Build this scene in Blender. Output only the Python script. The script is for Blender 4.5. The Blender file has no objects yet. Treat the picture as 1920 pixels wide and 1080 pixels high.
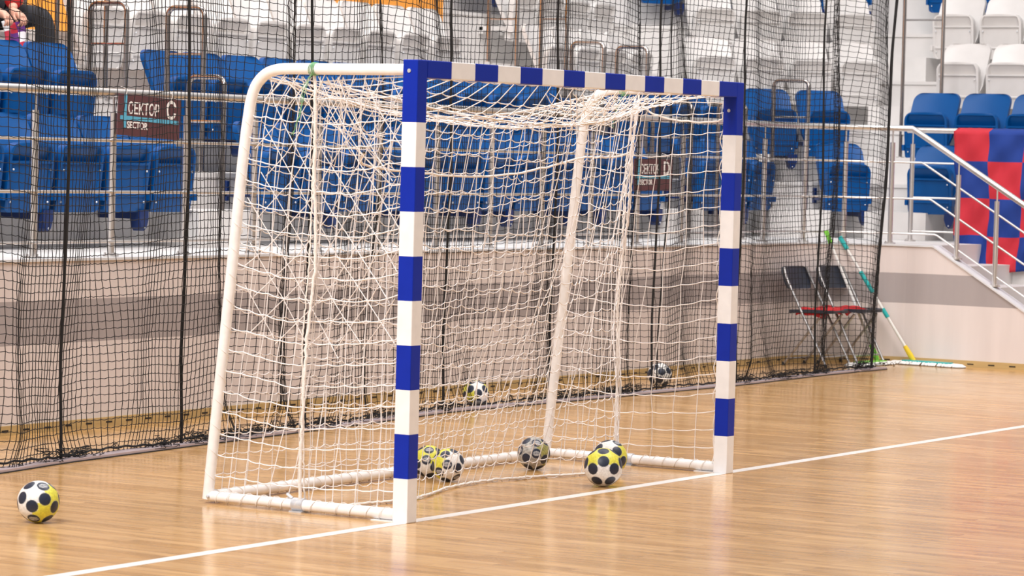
import bpy, bmesh, math, random
import numpy as np
from mathutils import Vector, Matrix
random.seed(7)
rng = np.random.default_rng(11)
S = bpy.context.scene
COL = S.collection
PI = math.pi

# ------------------------------------------------------------------ camera
CX, CY, CZ = -11.8871, -7.7543, 1.6628
YAW, PITCH, ROLL, FPX = 0.549617, -0.041895, 0.025648, 5923.4
f = Vector((math.cos(YAW)*math.cos(PITCH), math.sin(YAW)*math.cos(PITCH), math.sin(PITCH)))
r = f.cross(Vector((0, 0, 1))).normalized(); u = r.cross(f)
r2 = math.cos(ROLL)*r + math.sin(ROLL)*u
u2 = -math.sin(ROLL)*r + math.cos(ROLL)*u
cd = bpy.data.cameras.new('camera'); cam = bpy.data.objects.new('camera', cd); COL.objects.link(cam)
M = Matrix((r2, u2, -f)).transposed().to_4x4(); M.translation = Vector((CX, CY, CZ))
cam.matrix_world = M
cd.sensor_width = 36; cd.lens = FPX*36/1920
cd.clip_start = 0.1; cd.clip_end = 200
cd.dof.use_dof = True; cd.dof.focus_distance = 17.2; cd.dof.aperture_fstop = 7.0
S.camera = cam

# ------------------------------------------------------------------ world, lights, exposure
W = bpy.data.worlds.new('hall_light'); S.world = W; W.use_nodes = True
bg = W.node_tree.nodes['Background']; bg.inputs[0].default_value = (1.0, 0.98, 0.98, 1)
# bright ceiling, dimmer far sides of the hall
_t = W.node_tree.nodes.new('ShaderNodeTexCoord'); _x = W.node_tree.nodes.new('ShaderNodeSeparateXYZ'); _m = W.node_tree.nodes.new('ShaderNodeMapRange')
W.node_tree.links.new(_t.outputs['Generated'], _x.inputs[0]); W.node_tree.links.new(_x.outputs['Z'], _m.inputs['Value'])
_m.inputs['From Min'].default_value = 0.0; _m.inputs['From Max'].default_value = 0.8; _m.inputs['To Min'].default_value = 0.24; _m.inputs['To Max'].default_value = 0.85
W.node_tree.links.new(_m.outputs[0], bg.inputs[1])
S.view_settings.view_transform = 'Standard'; S.view_settings.look = 'None'
S.view_settings.exposure = -0.14; S.view_settings.gamma = 1.0; S.view_settings.use_curve_mapping = False


def area(name, loc, tgt, size, power, col=(1, 1, 1)):
    l = bpy.data.lights.new(name, 'AREA'); l.shape = 'RECTANGLE'; l.size = size[0]; l.size_y = size[1]
    l.energy = power; l.color = col
    o = bpy.data.objects.new(name, l); COL.objects.link(o); o.location = loc
    o.rotation_euler = (Vector(tgt)-Vector(loc)).to_track_quat('-Z', 'Y').to_euler()
    return o


area('hall_floodlight', (-8.5, 1.0, 9.0), (1.5, 1.5, 0.5), (5, 5), 1650, (1, .98, .97))
area('hall_floodlight', (5, -3, 11.0), (7, 4.5, 1), (6, 6), 1150, (1, .88, .82))
area('hall_floodlight', (4, 7.0, 9.5), (4.5, 5.5, 1.5), (6, 3), 420, (1, .97, .95))
area('hall_floodlight', (9, 3.5, 11.5), (12, 6.5, 1.5), (6, 5), 660, (.98, .98, 1))

# ------------------------------------------------------------------ materials
def mat(name, col, rough=.5, metal=0., noise=0., nscale=8., bump=0., bscale=40., coat=0., spec=.5, stretch=(1, 1, 1)):
    m = bpy.data.materials.new(name); m.use_nodes = True
    nt = m.node_tree; b = nt.nodes['Principled BSDF']
    b.inputs['Base Color'].default_value = (*col, 1); b.inputs['Roughness'].default_value = rough
    b.inputs['Metallic'].default_value = metal; b.inputs['Coat Weight'].default_value = coat
    b.inputs['Specular IOR Level'].default_value = spec
    tc = nt.nodes.new('ShaderNodeTexCoord'); mp = nt.nodes.new('ShaderNodeMapping')
    mp.inputs['Scale'].default_value = stretch; nt.links.new(tc.outputs['Object'], mp.inputs[0])
    if noise > 0:
        n = nt.nodes.new('ShaderNodeTexNoise'); n.inputs['Scale'].default_value = nscale; n.inputs['Detail'].default_value = 4
        nt.links.new(mp.outputs[0], n.inputs['Vector'])
        mr = nt.nodes.new('ShaderNodeMapRange'); mr.inputs['From Min'].default_value = .3; mr.inputs['From Max'].default_value = .7
        mr.inputs['To Min'].default_value = 1-noise; mr.inputs['To Max'].default_value = 1+noise*.6
        nt.links.new(n.outputs['Fac'], mr.inputs['Value'])
        mx = nt.nodes.new('ShaderNodeVectorMath'); mx.operation = 'SCALE'; mx.inputs[0].default_value = col
        nt.links.new(mr.outputs[0], mx.inputs['Scale']); nt.links.new(mx.outputs[0], b.inputs['Base Color'])
    if bump > 0:
        n = nt.nodes.new('ShaderNodeTexNoise'); n.inputs['Scale'].default_value = bscale; n.inputs['Detail'].default_value = 3
        nt.links.new(mp.outputs[0], n.inputs['Vector'])
        bp = nt.nodes.new('ShaderNodeBump'); bp.inputs['Strength'].default_value = bump; bp.inputs['Distance'].default_value = .01
        nt.links.new(n.outputs['Fac'], bp.inputs['Height']); nt.links.new(bp.outputs[0], b.inputs['Normal'])
    return m


MT = {
    'white_paint': mat('white_paint', (.86, .86, .875), .32, noise=.05, nscale=14, coat=.2),
    'blue_paint': mat('blue_paint', (.002, .022, .36), .4, noise=.06, nscale=10, spec=.25),
    'white_tube': mat('white_tube', (.89, .875, .87), .35, noise=.07, nscale=22),
    'galv': mat('galvanised_steel', (.62, .63, .66), .4, .35, noise=.15, nscale=30),
    'net_white': mat('white_cord', (.87, .83, .82), .85, noise=.06, nscale=9),
    'rope_white': mat('white_rope', (.88, .82, .77), .85, bump=.5, bscale=200),
    'net_black': mat('black_cord', (.006, .0055, .0065), .8, noise=.1),
    'yarn_green': mat('green_yarn', (.22, .50, .24), .9, noise=.2, nscale=60),
    'steel': mat('brushed_steel', (.70, .67, .65), .36, .95, noise=.05, nscale=30, stretch=(1, 1, .1)),
    'steel_dark': mat('polished_steel', (.42, .385, .37), .2, .97, noise=.05, nscale=30),
    'seat_blue': mat('blue_plastic', (.0, .068, .25), .38, noise=.05, nscale=5, spec=.25),
    'seat_white': mat('white_plastic', (.64, .62, .605), .4, noise=.05, nscale=5),
    'bracket_blue': mat('dark_blue_plastic', (.003, .022, .12), .35, noise=.08),
    'rivet': mat('rivet_metal', (.75, .77, .8), .3, .7),
    'conc': mat('painted_concrete', (.66, .64, .625), .7, noise=.08, nscale=2.2, bump=.15, bscale=25),
    'coping': mat('coping_paint', (.66, .67, .69), .5, noise=.06, nscale=6),
    'orange': mat('orange_panel', (.78, .32, .045), .5, noise=.05, nscale=3),
    'wall_grey': mat('far_wall_paint', (.45, .45, .46), .7, noise=.06),
    'sign': mat('maroon_board', (.10, .036, .043), .55, noise=.06),
    'sign_cyan': mat('cyan_print', (.10, .42, .62), .5, noise=.03),
    'sign_white': mat('white_print', (.85, .83, .82), .5, noise=.03),
    'strip': mat('floor_strip_metal', (.50, .42, .45), .4, .3, noise=.08, nscale=6),
    'rubber_and_shade': mat('black_rubber_and_shade', (.02, .02, .02), .7, noise=.1),
    'flag_red': mat('red_cloth', (.50, .018, .035), .8, noise=.07, nscale=5, bump=.2, bscale=300),
    'flag_blue': mat('blue_cloth', (.003, .033, .23), .8, noise=.07, nscale=5, bump=.2, bscale=300),
    'navy_plastic': mat('navy_plastic', (.022, .028, .045), .45, noise=.08),
    'chrome': mat('chair_chrome', (.42, .41, .41), .35, .9, noise=.05),
    'red_towel': mat('red_towel', (.45, .012, .015), .9, noise=.1, bump=.4, bscale=120),
    'mop_green': mat('green_plastic', (.22, .68, .06), .4, noise=.04),
    'mop_teal': mat('teal_plastic', (.02, .42, .42), .4, noise=.04),
    'mop_yellow': mat('yellow_plastic', (.85, .6, .03), .4, noise=.04),
    'mop_pole': mat('white_pole', (.82, .82, .8), .3, noise=.03),
    'mop_fringe': mat('mop_cotton', (.85, .83, .8), .95, noise=.1, nscale=40),
    'skin': mat('skin', (.62, .33, .24), .55, noise=.08, nscale=12),
    'jeans': mat('black_jeans', (.013, .014, .02), .85, noise=.15, nscale=30),
    'jacket': mat('red_jacket', (.5, .012, .015), .7, noise=.1, nscale=15),
    'hair': mat('dark_hair', (.03, .02, .015), .7, noise=.2, nscale=60),
    'shoe': mat('dark_shoe', (.02, .02, .022), .5, noise=.1),
    'line_white': mat('court_line_paint', (.86, .83, .8), .3, noise=.04, nscale=12, coat=.3),
    'scarf_white': mat('scarf_white', (.8, .78, .8), .9, noise=.05),
    'scarf_red': mat('scarf_red', (.5, .03, .06), .9, noise=.05),
    'scarf_purple': mat('scarf_purple', (.12, .03, .2), .9, noise=.05),
    'slot': mat('vent_slot_dark', (.02, .015, .01), .8, noise=.1),
}


def floor_material():
    m = bpy.data.materials.new('parquet'); m.use_nodes = True
    nt = m.node_tree; N = nt.nodes.new; L = nt.links.new; b = nt.nodes['Principled BSDF']
    tc = N('ShaderNodeTexCoord'); mp = N('ShaderNodeMapping'); mp.inputs['Rotation'].default_value = (0, 0, PI/2)
    L(tc.outputs['Object'], mp.inputs[0])
    br = N('ShaderNodeTexBrick'); br.offset = .37; br.inputs['Scale'].default_value = 1
    br.inputs['Brick Width'].default_value = .52; br.inputs['Row Height'].default_value = .068
    br.inputs['Mortar Size'].default_value = .0012; br.inputs['Mortar Smooth'].default_value = .4; br.inputs['Bias'].default_value = 0
    br.inputs['Color1'].default_value = (.48, .265, .092, 1); br.inputs['Color2'].default_value = (.64, .385, .162, 1)
    br.inputs['Mortar'].default_value = (.38, .19, .07, 1)
    L(mp.outputs[0], br.inputs['Vector'])
    n = N('ShaderNodeTexNoise'); n.inputs['Scale'].default_value = 3; n.inputs['Detail'].default_value = 6
    mp2 = N('ShaderNodeMapping'); mp2.inputs['Scale'].default_value = (9, .9, 1); L(tc.outputs['Object'], mp2.inputs[0]); L(mp2.outputs[0], n.inputs['Vector'])
    mr = N('ShaderNodeMapRange'); mr.inputs['From Min'].default_value = .3; mr.inputs['From Max'].default_value = .7
    mr.inputs['To Min'].default_value = .78; mr.inputs['To Max'].default_value = 1.14; L(n.outputs['Fac'], mr.inputs['Value'])
    sc = N('ShaderNodeVectorMath'); sc.operation = 'SCALE'; L(br.outputs['Color'], sc.inputs[0]); L(mr.outputs[0], sc.inputs['Scale'])
    L(sc.outputs[0], b.inputs['Base Color'])
    n2 = N('ShaderNodeTexNoise'); n2.inputs['Scale'].default_value = 1.6; n2.inputs['Detail'].default_value = 5; L(tc.outputs['Object'], n2.inputs['Vector'])
    mr2 = N('ShaderNodeMapRange'); mr2.inputs['To Min'].default_value = .10; mr2.inputs['To Max'].default_value = .25; L(n2.outputs['Fac'], mr2.inputs['Value'])
    L(mr2.outputs[0], b.inputs['Roughness'])
    b.inputs['Specular IOR Level'].default_value = .72
    bp = N('ShaderNodeBump'); bp.inputs['Strength'].default_value = .06; bp.inputs['Distance'].default_value = .01
    n3 = N('ShaderNodeTexNoise'); n3.inputs['Scale'].default_value = 6; L(mp2.outputs[0], n3.inputs['Vector'])
    L(n3.outputs['Fac'], bp.inputs['Height']); L(bp.outputs[0], b.inputs['Normal'])
    return m


def wall_material():
    m = bpy.data.materials.new('banded_wall_paint'); m.use_nodes = True
    nt = m.node_tree; N = nt.nodes.new; L = nt.links.new; b = nt.nodes['Principled BSDF']
    tc = N('ShaderNodeTexCoord'); sp = N('ShaderNodeSeparateXYZ'); L(tc.outputs['Object'], sp.inputs[0])
    g1 = N('ShaderNodeMath'); g1.operation = 'GREATER_THAN'; g1.inputs[1].default_value = .508; L(sp.outputs['Z'], g1.inputs[0])
    g2 = N('ShaderNodeMath'); g2.operation = 'LESS_THAN'; g2.inputs[1].default_value = .76; L(sp.outputs['Z'], g2.inputs[0])
    mu = N('ShaderNodeMath'); mu.operation = 'MULTIPLY'; L(g1.outputs[0], mu.inputs[0]); L(g2.outputs[0], mu.inputs[1])
    mx = N('ShaderNodeMix'); mx.data_type = 'RGBA'; L(mu.outputs[0], mx.inputs[0])
    mx.inputs[6].default_value = (.70, .63, .61, 1); mx.inputs[7].default_value = (.375, .335, .335, 1)
    n = N('ShaderNodeTexNoise'); n.inputs['Scale'].default_value = 2; n.inputs['Detail'].default_value = 3
    mp = N('ShaderNodeMapping'); mp.inputs['Scale'].default_value = (3, 3, .3); L(tc.outputs['Object'], mp.inputs[0]); L(mp.outputs[0], n.inputs['Vector'])
    mr = N('ShaderNodeMapRange'); mr.inputs['From Min'].default_value = .3; mr.inputs['From Max'].default_value = .7
    mr.inputs['To Min'].default_value = .94; mr.inputs['To Max'].default_value = 1.04; L(n.outputs['Fac'], mr.inputs['Value'])
    sc = N('ShaderNodeVectorMath'); sc.operation = 'SCALE'; L(mx.outputs[2], sc.inputs[0]); L(mr.outputs[0], sc.inputs['Scale'])
    L(sc.outputs[0], b.inputs['Base Color']); b.inputs['Roughness'].default_value = .5
    return m


MT['floor'] = floor_material(); MT['wall'] = wall_material()
MT['trim_wood'] = mat('skirting_wood', (.50, .35, .15), .45, noise=.12, nscale=6, stretch=(.3, .3, 3))


def ball_material():
    m = bpy.data.materials.new('handball_leather'); m.use_nodes = True
    nt = m.node_tree; b = nt.nodes['Principled BSDF']
    a = nt.nodes.new('ShaderNodeVertexColor'); a.layer_name = 'pattern'
    n = nt.nodes.new('ShaderNodeTexNoise'); n.inputs['Scale'].default_value = 18; n.inputs['Detail'].default_value = 4
    mr = nt.nodes.new('ShaderNodeMapRange'); mr.inputs['From Min'].default_value = .35; mr.inputs['From Max'].default_value = .7
    mr.inputs['To Min'].default_value = .8; mr.inputs['To Max'].default_value = 1.05; nt.links.new(n.outputs['Fac'], mr.inputs['Value'])
    s = nt.nodes.new('ShaderNodeVectorMath'); s.operation = 'SCALE'
    nt.links.new(a.outputs[0], s.inputs[0]); nt.links.new(mr.outputs[0], s.inputs['Scale']); nt.links.new(s.outputs[0], b.inputs['Base Color'])
    b.inputs['Roughness'].default_value = .42
    return m


MT['ball'] = ball_material()

# ------------------------------------------------------------------ helpers
def link_mesh(name, verts, faces, mats, parent=None, smooth=False, midx=None):
    me = bpy.data.meshes.new(name); me.from_pydata([tuple(v) for v in verts], [], [tuple(q) for q in faces])
    if not isinstance(mats, (list, tuple)): mats = [mats]
    for m in mats: me.materials.append(MT[m] if isinstance(m, str) else m)
    if midx is not None: me.polygons.foreach_set('material_index', midx)
    if smooth: me.polygons.foreach_set('use_smooth', [True]*len(me.polygons))
    me.update()
    o = bpy.data.objects.new(name, me); COL.objects.link(o)
    if parent: o.parent = parent
    return o


def tag(o, label, cat, group=None, kind=None):
    o['label'] = label; o['category'] = cat
    if group: o['group'] = group
    if kind: o['kind'] = kind
    return o


def struct(o, label=None, cat=None):
    o['kind'] = 'structure'
    if label: o['label'] = label
    if cat: o['category'] = cat
    return o


def empty(name, loc, label, cat, group=None, rz=0.):
    o = bpy.data.objects.new(name, None); COL.objects.link(o); o.location = loc; o.rotation_euler = (0, 0, rz)
    o.empty_display_size = .1
    return tag(o, label, cat, group)


class MB:
    """collects shapes for ONE mesh"""
    def __init__(s): s.v = []; s.f = []; s.mi = []

    def add(s, V, F, mi=0):
        o = len(s.v); s.v += [tuple(x) for x in V]; s.f += [tuple(o+i for i in q) for q in F]; s.mi += [mi]*len(F)

    def box(s, x0, x1, y0, y1, z0, z1, mi=0, T=None):
        V = [Vector(p) for p in ((x0, y0, z0), (x1, y0, z0), (x1, y1, z0), (x0, y1, z0), (x0, y0, z1), (x1, y0, z1), (x1, y1, z1), (x0, y1, z1))]
        if T: V = [T @ p for p in V]
        s.add(V, [(3, 2, 1, 0), (4, 5, 6, 7), (0, 1, 5, 4), (1, 2, 6, 5), (2, 3, 7, 6), (3, 0, 4, 7)], mi)

    def tube(s, P, rad, n=10, mi=0, caps=True, closed=False):
        P = np.array(P, float); k = len(P)
        R = np.full(k, rad) if np.isscalar(rad) else np.array(rad, float)
        T = np.gradient(P, axis=0); T /= np.maximum(np.linalg.norm(T, axis=1, keepdims=True), 1e-9)
        ref = np.array([0, 0, 1.]) if abs(T[0][2]) < .9 else np.array([1., 0, 0])
        a = ref-T[0]*ref.dot(T[0]); a /= np.linalg.norm(a); V = []
        for i in range(k):
            a = a-T[i]*a.dot(T[i]); a /= max(np.linalg.norm(a), 1e-9); b = np.cross(T[i], a)
            for j in range(n):
                t = 2*PI*j/n; V.append(P[i]+R[i]*(math.cos(t)*a+math.sin(t)*b))
        F = [(i*n+j, i*n+(j+1) % n, (i+1)*n+(j+1) % n, (i+1)*n+j) for i in range(k-1) for j in range(n)]
        if caps: F += [tuple(range(n))[::-1], tuple((k-1)*n+j for j in range(n))]
        s.add(V, F, mi)

    def cyl(s, p0, p1, r0, n=16, mi=0): s.tube([p0, p1], r0, n, mi)

    def prism(s, poly, z0, z1, mi=0):
        n = len(poly)
        V = [(x, y, z0) for x, y in poly]+[(x, y, z1) for x, y in poly]
        s.add(V, [tuple(range(n))[::-1], tuple(range(n, 2*n))]+[(i, (i+1) % n, n+(i+1) % n, n+i) for i in range(n)], mi)

    def sph(s, c, r, seg=12, rings=8, sc=(1, 1, 1), mi=0):
        V = [(c[0], c[1], c[2]+r*sc[2])]
        for i in range(1, rings):
            t = PI*i/rings
            for j in range(seg):
                q = 2*PI*j/seg; V.append((c[0]+r*sc[0]*math.sin(t)*math.cos(q), c[1]+r*sc[1]*math.sin(t)*math.sin(q), c[2]+r*sc[2]*math.cos(t)))
        V.append((c[0], c[1], c[2]-r*sc[2])); F = []
        for j in range(seg): F.append((0, 1+j, 1+(j+1) % seg))
        for i in range(rings-2):
            for j in range(seg): a = 1+i*seg+j; b = 1+i*seg+(j+1) % seg; F.append((a, a+seg, b+seg, b))
        l = len(V)-1; o = 1+(rings-2)*seg
        for j in range(seg): F.append((l, o+(j+1) % seg, o+j))
        s.add(V, F, mi)

    def build(s, name, mats, parent=None, smooth=False, bevel=0, seg=2):
        o = link_mesh(name, s.v, s.f, mats, parent, smooth, s.mi)
        if smooth: smooth_angle(o)
        if bevel:
            b = o.modifiers.new('bevel', 'BEVEL'); b.width = bevel; b.segments = seg; b.limit_method = 'ANGLE'; b.angle_limit = .7
        return o


def smooth_angle(o, ang=.7):
    me = o.data; me.polygons.foreach_set('use_smooth', [True]*len(me.polygons))
    bm = bmesh.new(); bm.from_mesh(me)
    bmesh.ops.recalc_face_normals(bm, faces=bm.faces)
    for e in bm.edges:
        if len(e.link_faces) == 2 and e.calc_face_angle(0) > ang: e.smooth = False
    bm.to_mesh(me); bm.free()


def strands_mesh(name, polys, rad, mats, parent=None, n=3, mi_rad=None):
    """many thin cords as one mesh, built with numpy"""
    Vs = []; Fs = []; off = 0
    ang = np.arange(n)*2*PI/n
    ca, sa = np.cos(ang), np.sin(ang)
    for k, P in enumerate(polys):
        P = np.asarray(P, float); m = len(P)
        if m < 2: continue
        R = rad if mi_rad is None else mi_rad[k]
        T = np.gradient(P, axis=0); T /= np.maximum(np.linalg.norm(T, axis=1, keepdims=True), 1e-9)
        mt = np.abs(T.mean(0)); ref = np.zeros(3); ref[int(np.argmin(mt))] = 1
        A = ref-T*(T@ref)[:, None]; A /= np.maximum(np.linalg.norm(A, axis=1, keepdims=True), 1e-6); B = np.cross(T, A)
        V = P[:, None, :]+R*(ca[None, :, None]*A[:, None, :]+sa[None, :, None]*B[:, None, :])
        Vs.append(V.reshape(-1, 3))
        i = np.arange(m-1)[:, None]*n; j = np.arange(n)[None, :]; j2 = (j+1) % n
        F = np.stack([i+j, i+j2, i+n+j2, i+n+j], -1).reshape(-1, 4)+off
        Fs.append(F); off += m*n
    V = np.concatenate(Vs); F = np.concatenate(Fs)
    me = bpy.data.meshes.new(name); me.vertices.add(len(V)); me.vertices.foreach_set('co', V.ravel().astype(np.float32))
    me.loops.add(len(F)*4); me.loops.foreach_set('vertex_index', F.ravel().astype(np.int32))
    me.polygons.add(len(F)); me.polygons.foreach_set('loop_start', (np.arange(len(F))*4).astype(np.int32))
    me.polygons.foreach_set('use_smooth', np.ones(len(F), bool))
    me.update(calc_edges=True); me.validate()
    me.materials.append(MT[mats])
    o = bpy.data.objects.new(name, me); COL.objects.link(o)
    if parent: o.parent = parent
    return o


def copy_tree(o, parent=None):
    c = o.copy(); COL.objects.link(c); c.parent = parent
    for ch in list(o.children): copy_tree(ch, c)
    return c


def catmull(P, k=8):
    P = [np.array(p, float) for p in P]; Q = [2*P[0]-P[1]]+P+[2*P[-1]-P[-2]]; out = []
    for i in range(1, len(Q)-2):
        for t in np.arange(k)/k:
            a, b, c, d = Q[i-1], Q[i], Q[i+1], Q[i+2]
            out.append(.5*((2*b)+(-a+c)*t+(2*a-5*b+4*c-d)*t*t+(-a+3*b-3*c+d)*t**3))
    out.append(Q[-2]); return np.array(out)


_ph = rng.uniform(0, 6.28, (6, 3)); _fr = rng.uniform(.6, 2.2, (6, 3))
def wob(x, y, k=0):
    """smooth wobble in about -1..1"""
    s = 0
    for i in range(3):
        j = (i+k) % 6
        s += np.sin(_fr[j][0]*x*(i+1)+_ph[j][0]+_fr[j][1]*y*(i+1)+_ph[j][1]*(k+1))
    return s/3


# ------------------------------------------------------------------ floor, walls, terraces
OX, OY, RW = 11.65, 3.2, .85                        # centre and radius of the rounded wall corner
mb = MB(); mb.box(-16, 24, -14, 14, -.1, 0)
struct(mb.build('floor', 'floor'), 'glossy light wooden sports hall floor', 'floor')
mb = MB(); mb.box(-14, 12.2, .003, .073, 0.0003, .0012)
struct(mb.build('trim_2', 'line_white'), 'white goal line painted across the wooden floor', 'line')


def path(off, x0=-6., y_end=3.2):
    """wall line in plan, off = distance behind the wall face"""
    P = [(x0, 4.05-.02+off-.0)]
    P = [(x0, OY+RW+off-.02)] + [(OX+(RW+off-.02*math.cos(a))*math.sin(a), OY+(RW+off-.02*math.cos(a))*math.cos(a)) for a in np.linspace(0, PI/2, 15)]
    if y_end < OY: P.append((OX+RW+off, y_end))
    return P


def ribbon(mb, P, Q, z0, z1, mi=0):
    for i in range(len(P)-1):
        a, b, c, d = P[i], P[i+1], Q[i+1], Q[i]
        V = [(*a, z0), (*b, z0), (*c, z0), (*d, z0), (*a, z1), (*b, z1), (*c, z1), (*d, z1)]
        mb.add(V, [(0, 1, 5, 4), (2, 3, 7, 6), (4, 5, 6, 7), (3, 2, 1, 0), (0, 4, 7, 3), (1, 2, 6, 5)], mi)


mb = MB(); ribbon(mb, path(0, y_end=3.06), path(.14, y_end=3.06), 0, .985)
o = struct(mb.build('wall_back', 'wall'), 'beige terrace wall with a grey band behind the netting', 'wall')
# sloping part of the wall beside the stairs
xw = OX+RW
mb = MB(); V = []
ys = [3.06, 1.45]; SL = .61
for x in (xw, xw+.14):
    V += [(x, 3.06, 0), (x, 1.45, 0), (x, 1.45, .985-SL*(3.06-1.45)), (x, 3.06, .985)]
mb.add(V, [(3, 2, 1, 0), (4, 5, 6, 7), (0, 1, 5, 4), (1, 2, 6, 5), (2, 3, 7, 6), (3, 0, 4, 7)])
struct(mb.build('wall_right', 'wall'), 'beige wall with grey band sloping down beside the stairs', 'wall')
mb = MB(); ribbon(mb, path(-.012, y_end=3.06), path(.17, y_end=3.06), .985, 1.0)
V = []
for x in (xw-.012, xw+.152):
    V += [(x, 3.06, .985), (x, 1.43, .985-SL*1.63), (x, 1.43, 1.0-SL*1.63), (x, 3.06, 1.0)]
mb.add(V, [(3, 2, 1, 0), (4, 5, 6, 7), (0, 1, 5, 4), (1, 2, 6, 5), (2, 3, 7, 6), (3, 0, 4, 7)])
struct(mb.build('trim_1', 'coping'), 'pale coping along the top of the terrace wall', 'coping')
mb = MB(); ribbon(mb, path(-.02, y_end=1.45), path(-.001, y_end=1.45), 0, .055)
# dark ventilation slots in the skirting
def along(path_pts, step, s0=0):
    P = np.array(path_pts); seg = np.linalg.norm(np.diff(P, axis=0), axis=1); cum = np.r_[0, np.cumsum(seg)]
    s = s0
    while s < cum[-1]:
        i = min(np.searchsorted(cum, s, 'right')-1, len(seg)-1); t = (s-cum[i])/seg[i]
        p = P[i]*(1-t)+P[i+1]*t; d = (P[i+1]-P[i])/seg[i]
        yield p, d, s
        s += step
for p_, d_, s_ in along(path(-.0205, y_end=1.45), .187):
    T = Matrix.Translation((p_[0], p_[1], .027)) @ Matrix.Rotation(math.atan2(d_[1], d_[0]), 4, 'Z')
    mb.box(-.028, .028, -.0015, .003, -.005, .005, 1, T)
struct(mb.build('baseboard_back', ['trim_wood', 'slot']), 'low wooden skirting with small dark slots', 'skirting')

# terraces: level k floor at 1+.49(k-1)
NX, NY = .643, .766


def front(k, off=0.):
    j = k-2
    y = 5.35+.8*j+off; d = 12.75+.8*j+off; x = 14.4+.8*j+off
    ix = (d-NY*y)/NX; iy = (d-NX*x)/NY
    return [(-6, y), (ix, y), (x, iy), (x, -3)]


plat = path(.14, y_end=3.08)+[(13.6, 3.08), (13.6, -3), (24, -3), (24, 14), (-6, 14)]
mb = MB(); mb.prism(plat[::-1], 0.0, .999)
struct(mb.build('floor_terrace', 'conc'), 'pale concrete platform behind the terrace wall', 'terrace')
for k in range(2, 7):
    mb = MB(); z = 1+.49*(k-1)
    mb.prism((front(k)+[(24, -3), (24, 14), (-6, 14)])[::-1], z-.49, z)
    # nosing
    A = front(k, -.012); B = front(k, .0)
    ribbon(mb, A, B, z-.03, z+.001)
    struct(mb.build('floor_terrace', 'conc'), None, None)
# half steps in the aisles
mb = MB()
for k in range(2, 6):
    y = 5.35+.8*(k-2); z = 1+.49*(k-2)
    if k <= 4: mb.box(4.86, 5.54, y-.40, y, z, z+.245)
    mb.box(11.32+.0, 11.95, y-.40, y, z, z+.245)
    d = 12.75+.8*(k-2); a = math.atan2(NY, NX)
    c0 = (13.45+.29*(k-2), 0)
    T = Matrix.Rotation(a, 4, 'Z')
    # corner aisle right of block C, measured along the tangent
    tx = [(-3.95), (-4.55), (-5.1), (-5.6)][k-2]
    tv = {2: 3.35, 3: 3.05, 4: 2.75, 5: 2.45}[k]   # tangent coordinate of the aisle
    # position = n*d + t*s, t = (NY,-NX)
    s_ = {2: 13.62*NY-4.95*NX, 3: 13.95*NY-5.75*NX, 4: 14.2*NY-6.5*NX, 5: 14.5*NY-7.2*NX}[k]
    mb.box(d-.40, d, -s_-.30, -s_+.30, z, z+.245, 0, T)
    x = 14.4+.8*(k-2)
    iy = (d-NX*x)/NY
    mb.box(x-.4, x, iy-.75, iy-.15, z, z+.245)
struct(mb.build('floor_steps', 'conc'), 'concrete half steps in the aisles', 'steps')
# stairs beside the sloping wall
mb = MB()
for i in range(5):
    mb.box(xw+.14, 13.6, 3.08-.28*(i+1), 3.08-.28*i+(.0), 0, 1-.167*(i+1))
struct(mb.build('floor_stairs', 'conc'), 'concrete stairs going down behind the sloping wall', 'stairs')

mb = MB(); mb.box(-6, 11.97, 7.66, 7.74, 2.47, 4.6)
struct(mb.build('wall_panel', 'orange'), 'orange wall panel behind the white seats', 'wall')
mb = MB(); mb.box(-6, 24, 13.9, 14, 0, 9); struct(mb.build('wall_far', 'wall_grey'))
mb = MB(); mb.box(23.9, 24, -3, 13.9, 0, 9); struct(mb.build('wall_side', 'wall_grey'))

# ------------------------------------------------------------------ stadium seats
def heightfield(w, h, nu, nv, zf, yf, yb, rt, rb, mi_f=None):
    """panel facing -Y; front y = yf(u,f), back y = yb(u,f); f 0 at top..1 bottom; rounded corners"""
    V = []
    us = np.array([-1, -.97, -.9, -.85, -.82, -.6, -.35, 0, .35, .6, .82, .85, .9, .97, 1.]) if nu is None else np.linspace(-1, 1, nu)
    for f_ in zf:
        zz = h*(1-f_); half = w/2
        if zz > h-rt: half = w/2-rt+math.sqrt(max(rt*rt-(zz-(h-rt))**2, 0))
        if zz < rb: half = w/2-rb+math.sqrt(max(rb*rb-(rb-zz)**2, 0))
        for u_ in us: V.append((u_*half, yf(u_, f_), zz))
    n1 = len(V)
    for f_ in zf:
        zz = h*(1-f_); half = w/2
        if zz > h-rt: half = w/2-rt+math.sqrt(max(rt*rt-(zz-(h-rt))**2, 0))
        if zz < rb: half = w/2-rb+math.sqrt(max(rb*rb-(rb-zz)**2, 0))
        for u_ in us: V.append((u_*half, yb(u_, f_), zz))
    nu_ = len(us); nv_ = len(zf); F = []
    for i in range(nv_-1):
        for j in range(nu_-1):
            a = i*nu_+j; F.append((a, a+nu_, a+nu_+1, a+1)); b = a+n1; F.append((b, b+1, b+nu_+1, b+nu_))
    for i in range(nv_-1):
        a = i*nu_; F.append((a, a+n1, a+n1+nu_, a+nu_)); a = i*nu_+nu_-1; F.append((a, a+nu_, a+nu_+n1, a+n1))
    for j in range(nu_-1):
        a = j; F.append((a, a+1, a+1+n1, a+n1)); a = (nv_-1)*nu_+j; F.append((a, a+n1, a+n1+1, a+1))
    return V, F


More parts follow.
